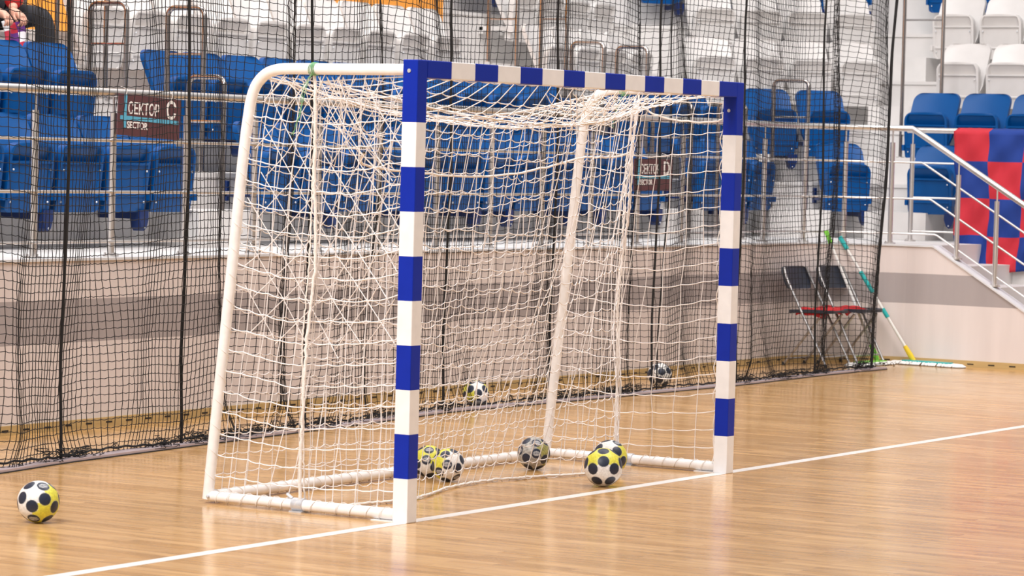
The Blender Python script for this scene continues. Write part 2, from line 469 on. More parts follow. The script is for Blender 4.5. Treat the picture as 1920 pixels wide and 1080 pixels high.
def make_seat(color, bracket, bh=.475):
    """origin on the terrace floor under the folded pan's front face, facing -Y"""
    root = bpy.data.objects.new('stadium_seat', None); COL.objects.link(root); root.empty_display_size = .1
    m = 'seat_blue' if color == 'blue' else 'seat_white'

    def depth(u_, f_):
        a = abs(u_)
        if a > .86 or f_ < .055: return 0
        if f_ < .26: return .010+.036*(f_-.055)/.2
        if f_ < .30: return -.004
        if f_ < .74: return .012
        if f_ < .775: return -.004
        return .007
    zf = [0, .012, .03, .05, .06, .10, .16, .22, .255, .265, .295, .305, .4, .5, .62, .73, .745, .77, .785, .88, .96, 1.]
    bow = lambda u_, f_: .012*u_*u_+.02*max(0, f_-.75)
    V, F = heightfield(.425, .43, None, 0, zf, lambda a, b: depth(a, b)+bow(a, b), lambda a, b: .058+bow(a, b), .085, .03)
    pb = MB(); pb.add([(x, y-.11*z+.03, z+.235) for x, y, z in V], F)
    for sx in (-1, 1):
        for z in (.30, .50):
            pb.sph((sx*.176, .036-.11*(z-.235), z), .0075, 8, 5, mi=1)
    pan = pb.build('seat_pan', [m, 'rivet'], root, smooth=True)
    # backrest leaning back, curved
    zf = [0, .01, .03, .06, .1, .15, .22, .35, .5, .7, .85, 1.]
    lean = lambda b: .30-.22*b
    cv = lambda a, b: lean(b)-.0+.035*(1-a*a)-.03
    V, F = heightfield(.462 if bh < .5 else .475, bh, 13, 0, zf, lambda a, b: cv(a, b), lambda a, b: cv(a, b)+.022+.018*(abs(a) > .9), .085, .02)
    bb = MB(); bb.add([(x, y, z+.375) for x, y, z in V], F)
    bb.build('backrest', m, root, smooth=True)
    # mounting arms to the riser
    for sx in (-1, 1):
        ab = MB()
        ab.box(sx*.17-.014, sx*.17+.014, .055, .395, .33, .37)
        ab.box(sx*.17-.014, sx*.17+.014, .35, .398, .30, .44)
        ab.build('mounting_arm', 'bracket_blue' if color == 'blue' else 'seat_white', root, bevel=.004)
        hb = MB()
        hb.box(sx*.217-.012, sx*.217+.012, .0, .07, .31, .365)
        hb.build('hinge', m, root, bevel=.004)
    if bracket:
        pb = MB()
        P = [(-.045, .25), (.045, .25), (.047, .19), (.027, .135), (0, .112), (-.027, .135), (-.047, .19)]
        Vv = [(x+.19, .03, z) for x, z in P]+[(x*.8+.19, .12, z) for x, z in P]; n = len(P)
        pb.add(Vv, [tuple(range(n)), tuple(range(n, 2*n))[::-1]]+[(i, n+i, n+(i+1) % n, (i+1) % n) for i in range(n)])
        pb.sph((.19, .028, .135), .007, 8, 5, mi=1)
        pb.box(.165, .215, .1, .395, .19, .235)
        pb.build('bracket', ['bracket_blue' if color == 'blue' else m, 'rivet'], root, bevel=.006)
    return root


ORD = ['first', 'second', 'third', 'fourth', 'fifth', 'sixth', 'seventh', 'eighth', 'ninth', 'tenth', 'eleventh', 'twelfth']
ROWN = {1: 'front', 2: 'second', 3: 'third', 4: 'fourth', 5: 'fifth'}
protos = {}


def place_seat(x, y, row, rz, col, brk, where, k, blockname, order='from left'):
    tall = row == 3 and where.startswith('in front of the orange')
    key = (col, brk, tall)
    if key not in protos:
        protos[key] = make_seat(col, brk, .525 if tall else .475); o_ = protos[key]
    else: o_ = copy_tree(protos[key])
    o_.location = (x, y, 1+.49*(row-1)); o_.rotation_euler = (0, 0, rz)
    tag(o_, f'{col} folding seat, {ROWN[row]} row {where}, {ORD[k]} {order}', 'seat', f'{col} folding seats, {ROWN[row]} row {where}')
    return o_


# left block (rows end at the first aisle)
for k, x in enumerate([4.61, 4.13, 3.65, 3.17, 2.69, 2.21][::-1]):
    place_seat(x, 4.95, 1, 0, 'blue', x in (4.13, 3.17, 2.21), 'left of the sector C sign', k, 'A')
for k, x in enumerate([4.55, 4.07, 3.59, 3.11][::-1]):
    place_seat(x, 5.75, 2, 0, 'blue', k % 2 == 0, 'left of the sector C sign', k, 'A')
# middle block
for k in range(12):
    place_seat(5.82+.475*k, 4.95, 1, 0, 'blue', k in (1, 3, 5, 6, 8, 9, 11), 'between the two sector signs', k, 'B')
for k in range(12):
    place_seat(5.80+.467*k, 5.75, 2, 0, 'blue', k % 2 == 1, 'between the two sector signs', k, 'B')
for k in range(10):
    place_seat(5.86+.5*k, 6.55, 3, 0, 'white', k % 2 == 1, 'in front of the orange wall', k, 'B')
# block right of the sector D sign
for k, x in enumerate([12.14, 12.61, 13.08]):
    place_seat(x, 4.95, 1, 0, 'blue', k == 1, 'right of the sector D sign', k, 'C')
for k, x in enumerate([12.2, 12.67, 13.14, 13.61]):
    place_seat(x, 5.75, 2, 0, 'blue', k % 2 == 0, 'right of the sector D sign', k, 'C')
for k, x in enumerate([12.2, 12.69, 13.18, 13.67]):
    place_seat(x, 6.55, 3, 0, 'white', k % 2 == 0, 'right of the sector D sign', k, 'C')
for k, x in enumerate([12.9, 13.38, 13.86, 14.2+.14]):
    place_seat(x, 7.35, 4, 0, 'white', False, 'right of the sector D sign', k, 'C')
for k, x in enumerate([13.6, 14.08, 14.55]):
    place_seat(x, 8.15, 5, 0, 'blue', True, 'right of the sector D sign', k, 'C')
# diagonal corner block, facing the court corner
rzD = math.atan2(NY, NX)-PI/2
DP = {1: [(13.86, 4.50)], 2: [(14.07, 5.356), (14.478, 5.014)],
      3: [(14.366, 6.152), (14.747, 5.832), (15.124, 5.516), (15.505, 5.197)],
      4: [(15.12, 6.564), (15.491, 6.252), (15.857, 5.945), (16.248, 5.617)],
      5: [(15.45, 7.33), (15.84, 7.0), (16.22, 6.68), (16.62, 6.35), (17.0, 6.03)]}
for row, L_ in DP.items():
    for k, (x, y) in enumerate(L_):
        place_seat(x, y, row, rzD, 'white' if row in (3, 4) else 'blue', row == 5 or k == 0, 'in the corner above the folding chairs', k, 'D')
SP = {1: (14.0, [3.79]), 2: (14.8, [4.20, 3.70, 3.20]), 3: (15.6, [4.25, 3.75, 3.25]), 4: (16.4, [4.66, 4.17, 3.68]), 5: (17.2, [5.08, 4.59, 4.1])}
for row, (x, L_) in SP.items():
    for k, y in enumerate(L_):
        place_seat(x, y, row, -PI/2, 'white' if row in (3, 4) else 'blue', row in (1, 3, 4, 5), 'above the checked flag', k, 'S')

# ------------------------------------------------------------------ railings
def rail_line(off=.09): return path(off, x0=-4.0, y_end=3.2)


rail = empty('guard_railing', (2.2, 4.12, 1.0), 'long brushed steel guard railing along the terrace wall behind the black net', 'railing')
def inrail(mb_, name, mats, par=None, root=rail, **k):
    o_ = mb_.build(name, mats, par or root, **k)
    if (par or root) is root: o_.matrix_parent_inverse = Matrix.Translation(-Vector(root.location))
    return o_


xr = OX+RW+.07
pts = [(x, y, 1.975) for x, y in rail_line(.07)]+[(xr, 3.25, 1.968)]
z_end = 1.962-.60*(3.29-1.5)
mb = MB(); mb.tube([q for q in pts[:-1] if not (q[0] > 12.5 and q[1] < 3.33)]+[(xr, 3.312, 1.975), (xr, 3.29, 1.962), (xr, 1.5, z_end)], .025, 14)
inrail(mb, 'handrail', 'steel', smooth=True)
for zz in (1.69, 1.385, 1.09):
    mb = MB(); ys_ = 3.25-(1.968-zz)*.28+.0
    yb_ = np.interp(zz, [1.09, 1.385, 1.69], [3.07, 3.13, 3.21])
    P = [(x, y, zz) for x, y in rail_line(.07)]
    P = [q for q in P if not (q[0] > 12.5 and q[1] < 3.3)]+[(xr, yb_+.012, zz), (xr, yb_-.012, zz-.008), (xr, 1.5, zz-.60*(yb_-1.5))]
    mb.tube(P, .009, 8)
    inrail(mb, 'lower_rail', 'steel', smooth=True)


def post(x, y, z0, z1, root, rr=.021):
    a = MB(); a.cyl((x, y, z0), (x, y, z1-.12), rr, 14)
    p_ = a.build('post', 'steel', root, smooth=True)
    if root is not None: p_.matrix_parent_inverse = Matrix.Translation(-Vector(root.location))
    b_ = MB(); b_.cyl((x, y, z1-.12), (x, y, z1-.02), .0075, 8); b_.build('post_pin', 'steel', p_, smooth=True)
    c_ = MB(); c_.cyl((x, y, z0), (x, y, z0+.012), .048, 18)
    for q in range(3):
        c_.cyl((x+.035*math.cos(q*2.1), y+.035*math.sin(q*2.1), z0+.01), (x+.035*math.cos(q*2.1), y+.035*math.sin(q*2.1), z0+.024), .007, 6)
    c_.build('post_base', 'steel', p_, smooth=True)
    return p_


for k in range(-7, 14):
    post(2.2+.7105*k, 4.12, 1.0, 1.975, rail)
for a in (.42, .84, 1.27):
    R_ = RW+.07; post(OX+R_*math.sin(a), OY+R_*math.cos(a), 1.0, 1.975, rail)
for y in (2.88, 2.53, 2.18, 1.83):
    z0 = 1.0-SL*(3.06-y); post(xr, y, z0, 1.962-.60*(3.29-y), rail)

# inner railing beside the stairs that carries the flag
r2o = empty('guard_railing', (13.66, 3.755, 1.0), 'short steel railing with the checked flag hung over it beside the stairs', 'railing')
mb = MB(); mb.tube([(13.66, 3.85, 1.975), (13.66, 1.2, 1.975)], .025, 14); inrail(mb, 'handrail', 'steel', root=r2o, smooth=True)
for zz in (1.69, 1.385, 1.09):
    mb = MB(); mb.tube([(13.66, 3.8, zz), (13.66, 1.2, zz)], .009, 8); inrail(mb, 'lower_rail', 'steel', root=r2o, smooth=True)
for y in (3.80, 3.09, 2.38, 1.67): post(13.66, y, 1.0, 1.975, r2o)


def hoop(x, ya, yb, za, zb, zt, zbar, label, name='aisle_handrail', rz=None, ctr=None, rad=.018):
    root = empty(name, (x, ya, za), label, 'handrail', 'steel hoop handrails in the aisles')
    rc = .06; P = [(x, ya, za), (x, ya, zt-rc)]
    P += [(x, ya+(yb-ya)/abs(yb-ya)*(rc-rc*math.cos(t)), zt-rc+rc*math.sin(t)) for t in np.linspace(.3, PI/2, 5)]
    P += [(x, yb-(yb-ya)/abs(yb-ya)*(rc-rc*math.cos(t)), zt-rc+rc*math.sin(t)) for t in np.linspace(PI/2, .3, 5)]
    P += [(x, yb, zt-rc), (x, yb, zb)]
    def tr(q):
        if rz is None: return q
        v = Matrix.Rotation(rz, 3, 'Z') @ (Vector(q)-Vector((x, ya, 0))); return (v.x+x, v.y+ya, v.z)
    P = [tr(q) for q in P]
    mb_ = MB(); mb_.tube(P, rad, 12); inrail(mb_, 'hoop_tube', 'steel_dark', root=root, smooth=True)
    mb_ = MB(); mb_.tube([tr((x, ya, zbar)), tr((x, yb, zbar))], .009, 8); inrail(mb_, 'cross_bar', 'steel_dark', root=root, smooth=True)
    for q in (tr((x, ya, za)), tr((x, yb, zb))):
        mb_ = MB(); mb_.cyl(q, (q[0], q[1], q[2]+.01), .04, 14); inrail(mb_, 'base_plate', 'steel', root=root)
    return root


hoop(5.25, 5.055, 5.352, 1.0, 1.245, 2.14, 1.84, 'low steel hoop handrail right of the sector C sign, lowest in the aisle')
hoop(5.47, 5.40, 5.715, 1.49, 1.49, 2.62, 2.3, 'steel hoop handrail just behind the sector C sign')
hoop(5.25, 5.90, 6.22, 1.735, 1.98, 2.64, 2.36, 'steel hoop handrail above left of the sector C sign')
hoop(5.35, 6.14+.02, 6.47, 1.98, 1.98, 3.12, 2.8, 'tall steel hoop handrail behind the one above the sector C sign')
hoop(5.35, 6.60, 6.90, 2.225, 2.225, 3.4, 3.1, 'steel hoop handrail just right of the sitting person, deepest in the aisle')
hoop(11.65, 4.93, 5.303, 1.0, 1.245, 2.15, 1.85, 'low steel hoop handrail just right of the sector D sign')
hoop(11.65, 5.37, 5.67, 1.49, 1.49, 2.615, 2.3, 'steel hoop handrail seen over the crossbar, right one of the pair')
hoop(11.65, 5.80, 6.12, 1.735, 1.735, 2.65, 2.36, 'steel hoop handrail seen over the crossbar, left one of the pair')
hoop(11.65, 6.175, 6.435, 1.98, 1.98, 3.15, 2.85, 'tall steel hoop handrail above the crossbar beside the white seats')
hoop(11.65, 6.68, 6.97, 2.225, 2.47, 3.15, 2.85, 'tall steel hoop handrail above the crossbar at the end of the orange wall')
hoop(12.0, 4.60, 4.86, 1.0, 1.0, 2.15, 1.85, 'low steel hoop handrail just left of the far goalpost')
hoop(13.6, 4.80, 5.15, 1.0, 1.245, 2.40, 2.07, 'steel hoop handrail just right of the far goalpost')
hoop(15.2, 4.225, 4.62, 1.98, 1.735, 3.5, 3.02, 'tall steel hoop handrail right of the net end, beside the white seats')

# ------------------------------------------------------------------ sector signs
def text_mesh(body, size, name, parent, loc, rot, m, bold=0.0, extr=.0015, sx=1.0):
    cu = bpy.data.curves.new(name, 'FONT'); cu.body = body; cu.size = size; cu.extrude = extr; cu.offset = bold
    cu.resolution_u = 4
    t = bpy.data.objects.new(name, cu); COL.objects.link(t)
    dg = bpy.context.evaluated_depsgraph_get(); me = bpy.data.meshes.new_from_object(t.evaluated_get(dg))
    bpy.data.objects.remove(t); me.materials.clear(); me.materials.append(MT[m])
    o_ = bpy.data.objects.new(name, me); COL.objects.link(o_); o_.parent = parent
    o_.location = loc; o_.rotation_euler = rot; o_.scale = (sx, 1, 1)
    return o_


def sign(x, z, tilt, letter, label, w=.60, h=.245):
    """origin at the top left corner of the board, facing -Y"""
    root = empty('sector_sign', (x, 4.062, z), label, 'sign')
    root.rotation_euler = (0, tilt, 0)
    b_ = MB(); b_.box(0, w, -.004, .004, -h, 0); b_.build('board', 'sign', root)
    c_ = MB(); c_.box(0.02, w-.02, -.0065, -.004, -.152, -.128); c_.box(.052, .075, -.0068, -.004, -.2, -.0)
    c_.build('cyan_stripe', 'sign_cyan', root)
    text_mesh('СЕКТОР', .097, 'lettering', root, (.088, -.0042, -.113), (PI/2, 0, 0), 'sign_white', .0014, sx=.78)
    text_mesh(letter, .145, 'lettering', root, (.452, -.0042, -.120), (PI/2, 0, 0), 'sign_white', .003, sx=1.0)
    text_mesh('SECTOR', .058, 'lettering', root, (.085, -.0042, -.2), (PI/2, 0, 0), 'sign_white', .0012, sx=.92)
    s_ = MB()
    for xx in (.06, .5): s_.tube([(xx, -.006, -.01), (xx+.012, -.01, .03), (xx+.02, .05, .045)], .0018, 5)
    s_.build('hanging_string', 'rope_white', root)
    return root


sign(2.882, 1.972, .042, 'С', 'maroon board reading СЕКТОР С, hung crooked on the railing')
sign(9.14, 1.665, .0, 'D', 'maroon board reading СЕКТОР D, seen through the goal net')

# ------------------------------------------------------------------ checked flag
nr, ncl = 48, 60
V = []; mi = []
zr = [2.02, 1.715, 1.395, 1.07, .775]; cw = .327
for i in range(nr+1):
    fz = i/nr*4; j = min(int(fz), 3); z = zr[j]+(zr[j+1]-zr[j])*(fz-j)
    for c in range(ncl+1):
        q = c/ncl*5
        y = 3.36-q*cw-.06*(i/nr)*(math.cos(q*1.1))*.9-.0
        x = 13.565-.024*math.sin(q*5.2+fz*2.6)*(.2+i/nr)-.014*math.sin(q*7-fz*4.2)*(.5)-.012*math.sin(q*11+fz*2.3+1)*(.3+i/nr)-.008*math.sin((q+fz)*7)
        x = min(x, 13.59) - (.02 if i else .0)
        V.append((x if i > 1 else 13.632, y, z+.012*math.sin(q*3.1)*(i/nr)**2 if i > 1 else 2.004))
F = []
for i in range(nr):
    for c in range(ncl):
        a = i*(ncl+1)+c; F.append((a, a+1, a+ncl+2, a+ncl+1)); mi.append((int(i/nr*4)+int(c/ncl*5)) % 2)
flag = link_mesh('checked_flag', V, F, ['flag_red', 'flag_blue'], None, True, mi)
sm = flag.modifiers.new('thickness', 'SOLIDIFY'); sm.thickness = .003
tag(flag, 'large red and blue checked flag draped over the stair railing', 'flag')

# ------------------------------------------------------------------ mops, chairs, towel
def lerp(a, b, t): return tuple(np.array(a)*(1-t)+np.array(b)*t)


def mop(top, bot, c1, c2, c_joint, head_c, head_dir, head_len, label):
    root = empty('floor_mop', (bot[0], bot[1], 0), label, 'mop')
    def add(mb_, n, m, **k): return inrail(mb_, n, m, root=root, **k)
    a = MB(); a.cyl(lerp(bot, top, .10), lerp(bot, top, .93), .0125, 12); add(a, 'pole', 'mop_pole', smooth=True)
    a = MB(); a.cyl(lerp(bot, top, .90), top, .019, 12); add(a, 'grip', c1, smooth=True)
    if c2:
        for q0, q1 in ((.55, .72), (.35, .42)):
            a = MB(); a.cyl(lerp(bot, top, q0), lerp(bot, top, q1), .018, 12); add(a, 'pole_sleeve', c2, smooth=True)
    a = MB(); a.tube([lerp(bot, top, .12), lerp(bot, top, .05), (bot[0], bot[1], .03)], [.018, .024, .022], 12); add(a, 'joint', c_joint, smooth=True)
    d = np.array([*head_dir, 0.]); d /= np.linalg.norm(d); nrm = np.array([-d[1], d[0], 0]); hc = np.array([*head_c, 0.])
    a = MB(); T = Matrix.Translation((hc[0], hc[1], .03)) @ Matrix.Rotation(math.atan2(d[1], d[0]), 4, 'Z')
    a.box(-head_len/2+.06, head_len/2-.06, -.045, .045, -.006, .008, 0, T); add(a, 'head_plate', c1)
    st = []
    for i in range(int(head_len*170)):
        s_ = (i/(head_len*170)-.5)*head_len
        for sg in (-1, 1):
            l_ = .075+random.uniform(-.015, .015); w_ = random.uniform(-.012, .012)
            st.append([hc+d*s_+np.array([0, 0, .022]), hc+d*(s_+w_)+nrm*sg*l_*.6+np.array([0, 0, .026]), hc+d*(s_+w_*1.5)+nrm*sg*l_+np.array([0, 0, .006])])
    for s0, sg in ((-.5, -1), (.5, 1)):
        for i in range(26):
            t = (i/25-.5)*PI; v = d*sg*math.cos(t)+nrm*math.sin(t); c0 = hc+d*(s0*head_len)
            st.append([c0+np.array([0, 0, .022]), c0+v*.045+np.array([0, 0, .024]), c0+v*.075+np.array([0, 0, .006])])
    fr = strands_mesh('mop_fringe', st, .0058, 'mop_fringe', root, n=5); fr.matrix_parent_inverse = Matrix.Translation(-Vector(root.location))
    fr['kind'] = 'stuff'
    return root


mop((12.14, 3.885, 1.10), (12.235, 3.42, .03), 'mop_green', None, 'mop_green', (11.97, 3.36), (1, -.12), .50, 'white poled mop with lime green grip leaning on the wall behind the net end')
mop((12.235, 3.80, 1.05), (12.42, 3.17, .03), 'mop_teal', 'mop_teal', 'mop_yellow', (12.36, 3.02), (-.10, -1), .56, 'white poled mop with teal sleeves and yellow joint beside the net end')


def folding_chair(x, y, rz, label):
    root = empty('folding_chair', (x, y, 0), label, 'chair', 'folding chairs behind the net', rz)
    for sx in (-1, 1):
        a = MB(); a.tube([(sx*.205, -.21, 0.012), (sx*.205, .06, .50), (sx*.2, .185, .725), (sx*.185, .215, .80)], .0115, 10); a.build('front_leg', 'chrome', root, smooth=True)
        a = MB(); a.tube([(sx*.175, .20, .012), (sx*.175, -.14, .425)], .011, 10); a.build('rear_leg', 'chrome', root, smooth=True)
    a = MB(); a.cyl((-.205, -.17, .085), (.205, -.17, .085), .008, 8); a.cyl((-.175, .165, .055), (.175, .165, .055), .008, 8); a.build('stretcher', 'chrome', root, smooth=True)
    V_, F_ = heightfield(.40, .38, 11, 0, [0, .03, .08, .15, .3, .5, .7, .85, .92, .97, 1], lambda a_, b_: 0, lambda a_, b_: .022+.006*a_*a_, .07, .05)
    a = MB(); a.add([(x_, .17-z_, .43+y_+.012*math.sin(z_*6)) for x_, y_, z_ in V_], F_); a.build('seat', 'navy_plastic', root, smooth=True)
    V_, F_ = heightfield(.42, .185, 13, 0, [0, .04, .1, .2, .4, .6, .8, .9, .96, 1], lambda a_, b_: .035*(1-a_*a_), lambda a_, b_: .035*(1-a_*a_)+.012, .055, .055)
    a = MB(); a.add([(x_, .165+y_+.35*z_, .625+z_) for x_, y_, z_ in V_], F_); a.build('backrest', 'navy_plastic', root, smooth=True)
    for sx in (-1, 1):
        a = MB(); a.cyl((sx*.205, -.21, 0), (sx*.205, -.205, .025), .015, 10); a.build('rubber_foot', 'rubber_and_shade', root)
        a = MB(); a.cyl((sx*.175, .203, 0), (sx*.175, .198, .025), .0145, 10); a.build('rubber_foot', 'rubber_and_shade', root)
    return root


folding_chair(11.555, 3.66, -.05, 'dark folding chair with chrome legs under a red cloth, left of the pair')
folding_chair(12.0, 3.56, -.12, 'dark folding chair with chrome legs, right of the pair nearer the mops')
V = []; n1, n2 = 26, 16
for i in range(n1):
    for j in range(n2):
        s_, t_ = i/(n1-1), j/(n2-1)
        x = 11.36+.66*s_; y = 3.76-.26*t_-.09*s_-.03*math.sin(s_*7)
        z = .477+.008*math.sin(s_*19+t_*5)+.006*math.sin(t_*13-s_*6)
        e = max(0, t_-.90)*.25+max(0, .06-s_)*.9
        gap = math.exp(-((x-11.75)/.045)**2)*.03
        V.append((x, y, z-e-gap))
F = [(i*n2+j, (i+1)*n2+j, (i+1)*n2+j+1, i*n2+j+1) for i in range(n1-1) for j in range(n2-1)]
tw = link_mesh('red_cloth', V, F, 'red_towel', None, True)
sm = tw.modifiers.new('thickness', 'SOLIDIFY'); sm.thickness = .012; sm.offset = 1
tag(tw, 'red cloth lying across the seats of both folding chairs', 'cloth')

# ------------------------------------------------------------------ handballs
phi = (1+5**.5)/2
ico = np.array([(a, 0, b*phi) for a in (-1, 1) for b in (-1, 1)]+[(b*phi, a, 0) for a in (-1, 1) for b in (-1, 1)]+[(0, b*phi, a) for a in (-1, 1) for b in (-1, 1)]); ico /= np.linalg.norm(ico[0])
dod = np.array([(a, b, c) for a in (-1, 1) for b in (-1, 1) for c in (-1, 1)]+[(0, a/phi, b*phi) for a in (-1, 1) for b in (-1, 1)]+[(a/phi, b*phi, 0) for a in (-1, 1) for b in (-1, 1)]+[(b*phi, 0, a/phi) for a in (-1, 1) for b in (-1, 1)]); dod /= np.linalg.norm(dod[0])


def handball(loc, rad, star_dir, roll, label, white_cut=.35, dirty=0., yel=(.72, .68, .06), wht=(.82, .80, .77), logos=True, blue=(.012, .020, .045), ydir=None, spot=None):
    """star_dir: world direction of a white star's centre; ydir: direction of the yellow side"""
    bm = bmesh.new(); bmesh.ops.create_icosphere(bm, subdivisions=6, radius=1)
    C = np.array([v.co[:] for v in bm.verts])
    me = bpy.data.meshes.new('handball'); bm.to_mesh(me); bm.free()
    a = Vector(ico[0].tolist()); q = Matrix.Rotation(roll, 3, Vector(star_dir).normalized()) @ a.rotation_difference(Vector(star_dir).normalized()).to_matrix()
    if spot is not None:
        sd_ = Vector(star_dir).normalized(); D0 = [Vector((np.array(q) @ d_).tolist()) for d_ in dod]; v0 = max(D0, key=lambda w_: w_.dot(sd_))
        v0 = (v0-sd_*v0.dot(sd_)).normalized(); w0 = Vector(spot); w0 = (w0-sd_*w0.dot(sd_)).normalized()
        q = v0.rotation_difference(w0).to_matrix() @ q
    Rm = np.array(q)
    D = dod@Rm.T; I = ico@Rm.T
    ang = np.degrees(np.arccos(np.clip(C@D.T, -1, 1))); na = ang.argmin(1); da = ang.min(1)
    ni = (C@I.T).argmax(1)
    yd = np.array(ydir if ydir is not None else (.3, -.3, -.9), float); yd /= np.linalg.norm(yd)
    isy = (I@yd) > white_cut*0+.1
    isy[(I@np.array(Vector(star_dir).normalized())).argmax()] = False
    base = np.where(isy[ni][:, None], np.array(yel), np.array(wht))
    tint = .5+.5*np.sin(C[:, 0]*23+C[:, 1]*17)*np.sin(C[:, 2]*19+C[:, 0]*11)
    base = base*(1-dirty*tint[:, None]*.6)
    w = np.clip((18.2-da)/1.2, 0, 1)[:, None]
    col = base*(1-w)+np.array(blue)*w
    ring = np.clip(1-np.abs(da-18.6)/.8, 0, 1)[:, None]; col = col*(1-.5*ring)+np.array((.7, .7, .7))*.5*ring
    if logos:
        for k in range(0, 20, 3):
            c = D[k]; t = np.cross(c, (0, 0, 1.)); t /= max(np.linalg.norm(t), 1e-6); b = np.cross(c, t)
            uu = np.degrees(C@t); vv = np.degrees(C@b)
            el = ((uu/13.5)**2+(vv/8.0)**2 < 1) & (C@c > 0)
            stripe = (np.sin(uu*1.6) > .1) & (np.abs(vv) < 3)
            col[el] = (.42, .42, .43); col[el & stripe] = (.10, .11, .13)
    col = np.c_[col, np.ones(len(col))]
    at = me.color_attributes.new('pattern', 'FLOAT_COLOR', 'POINT'); at.data.foreach_set('color', col.ravel().astype(np.float32))
    # slightly recessed seams
    seam = np.sort(ang, axis=1); 
    C2 = C*(1-.004*np.clip(1-np.abs(da-18.6)/1.5, 0, 1))[:, None]*rad
    me.vertices.foreach_set('co', C2.ravel().astype(np.float32)); me.polygons.foreach_set('use_smooth', [True]*len(me.polygons))
    me.materials.append(MT['ball']); me.update()
    o_ = bpy.data.objects.new('handball', me); COL.objects.link(o_); o_.location = (loc[0], loc[1], rad)
    tag(o_, label, 'ball', 'navy spotted handballs')
    return o_


tocam = lambda p_: (Vector((CX, CY, CZ))-Vector((*p_, .1))).normalized()
Rr, Uu = r2, u2
def dirn(p_, a, b):  # a right, b up as seen from the court side
    t = tocam(p_); return t+Rr*a+Uu*b


p_ = (-1.185, 1.21); handball(p_, .0925, dirn(p_, -.28, .47), .35, spot=-Uu-Rr*.05, label= 'white and yellow handball with navy spots alone on the floor, left of the goal', ydir=dirn(p_, 1.3, -.9)-tocam(p_)*.9)
p_ = (1.60, .86); handball(p_, .084, dirn(p_, .5, .55), .2, spot=-Uu-Rr*1.1, label= 'handball with a yellow left side lying just right of the near goalpost', ydir=dirn(p_, -1.8, -.1)-tocam(p_)*.7)
p_ = (1.69, 1.035); handball(p_, .083, dirn(p_, -.3, -.6), .9, 'yellow topped handball half hidden behind the near goalpost', ydir=dirn(p_, -.2, 1.6)-tocam(p_)*.4)
p_ = (2.44, .86); handball(p_, .087, dirn(p_, .1, -.75), .7, 'scuffed dark handball leaning against the foot of the far stanchion', dirty=.9, yel=(.45, .42, .12), wht=(.55, .52, .47), ydir=dirn(p_, 1.6, -.1)-tocam(p_)*.9)
p_ = (1.97, .165); handball(p_, .0975, dirn(p_, .02, -.34), .0, spot=Uu, label= 'clean yellow and white handball in front of the net, nearest to the goal line', logos=False, ydir=dirn(p_, 0, 1.4)-tocam(p_)*.3)
p_ = (2.50, .43); handball(p_, .092, dirn(p_, -.1, 1.15), .4, 'white and yellow handball right behind the front one, touching the inner net', ydir=dirn(p_, .6, -.2))
p_ = (5.72, 3.29); handball(p_, .088, dirn(p_, .2, .9), .5, 'handball with a yellow top behind the black net, seen through the goal', ydir=dirn(p_, 0, 1.6)-tocam(p_)*.3)
p_ = (8.30, 3.33); handball(p_, .090, dirn(p_, -.5, .1), .1, 'white and navy handball behind the black net near the far goalpost', yel=(.8, .79, .76), logos=False)

# ------------------------------------------------------------------ handball goal
G = empty('handball_goal', (-.04, .04, 0), 'handball goal with blue and white striped posts, white tubes and white net', 'goal')
def ing(o_, par=G):
    if par is G: o_.matrix_parent_inverse = Matrix.Translation(-Vector(G.location))
    return o_


def striped(mb_, axis, cuts, cols, x0, x1, y0, y1):
    for k in range(len(cuts)-1):
        a, b = cuts[k], cuts[k+1]; m_ = cols[k]
        if axis == 'z':
            V_ = [(x0, y0), (x1, y0), (x1, y1), (x0, y1)]
            for i in range(4):
                p0, p1 = V_[i], V_[(i+1) % 4]; mb_.add([(*p0, a), (*p1, a), (*p1, b), (*p0, b)], [(0, 1, 2, 3)], m_)
        else:
            V_ = [(x0, y0), (x1, y0), (x1, y1), (x0, y1)]  # here x=y-range, y=z-range
            for i in range(4):
                p0, p1 = V_[i], V_[(i+1) % 4]; mb_.add([(a, *p0), (a, *p1), (b, *p1), (b, *p0)], [(0, 1, 2, 3)], m_)
    if axis == 'z':
        mb_.add([(x0, y0, cuts[0]), (x1, y0, cuts[0]), (x1, y1, cuts[0]), (x0, y1, cuts[0])], [(3, 2, 1, 0)], cols[0])
        mb_.add([(x0, y0, cuts[-1]), (x1, y0, cuts[-1]), (x1, y1, cuts[-1]), (x0, y1, cuts[-1])], [(0, 1, 2, 3)], cols[-1])


def weld(o_, d=1e-5):
    bm = bmesh.new(); bm.from_mesh(o_.data); bmesh.ops.remove_doubles(bm, verts=bm.verts, dist=d); bmesh.ops.recalc_face_normals(bm, faces=bm.faces); bm.to_mesh(o_.data); bm.free()
    b = o_.modifiers.new('bevel', 'BEVEL'); b.width = .004; b.segments = 2; b.limit_method = 'ANGLE'; b.angle_limit = .7


cz = [0]+[.2*k for k in range(1, 10)]+[2.08]
for x0 in (-.08, 3.0):
    mb = MB(); striped(mb, 'z', cz, [0, 1]*5, x0, x0+.08, 0, .08)
    o = ing(mb.build('goalpost', ['white_paint', 'blue_paint'], G)); weld(o)
    mb = MB()
    xs_ = x0 if x0 < 0 else x0
    mb.cyl((xs_-.004, .045, 2.03 if x0 < 0 else 1.93), (xs_+.002, .045, 2.03 if x0 < 0 else 1.93), .009, 14)
    if x0 < 0: mb.cyl((-.002, .045, 1.93), (.004, .045, 1.93), .009, 14)
    mb.build('bolt', 'galv', o)
mb = MB(); cx = [.0]+[.2*k for k in range(1, 15)]+[3.0]
striped(mb, 'x', cx, [1]+[0, 1]*7, 0, .08, 2.0, 2.08)
mb.add([(0, 0, 2.0), (0, .08, 2.0), (0, .08, 2.08), (0, 0, 2.08)], [(3, 2, 1, 0)], 1)
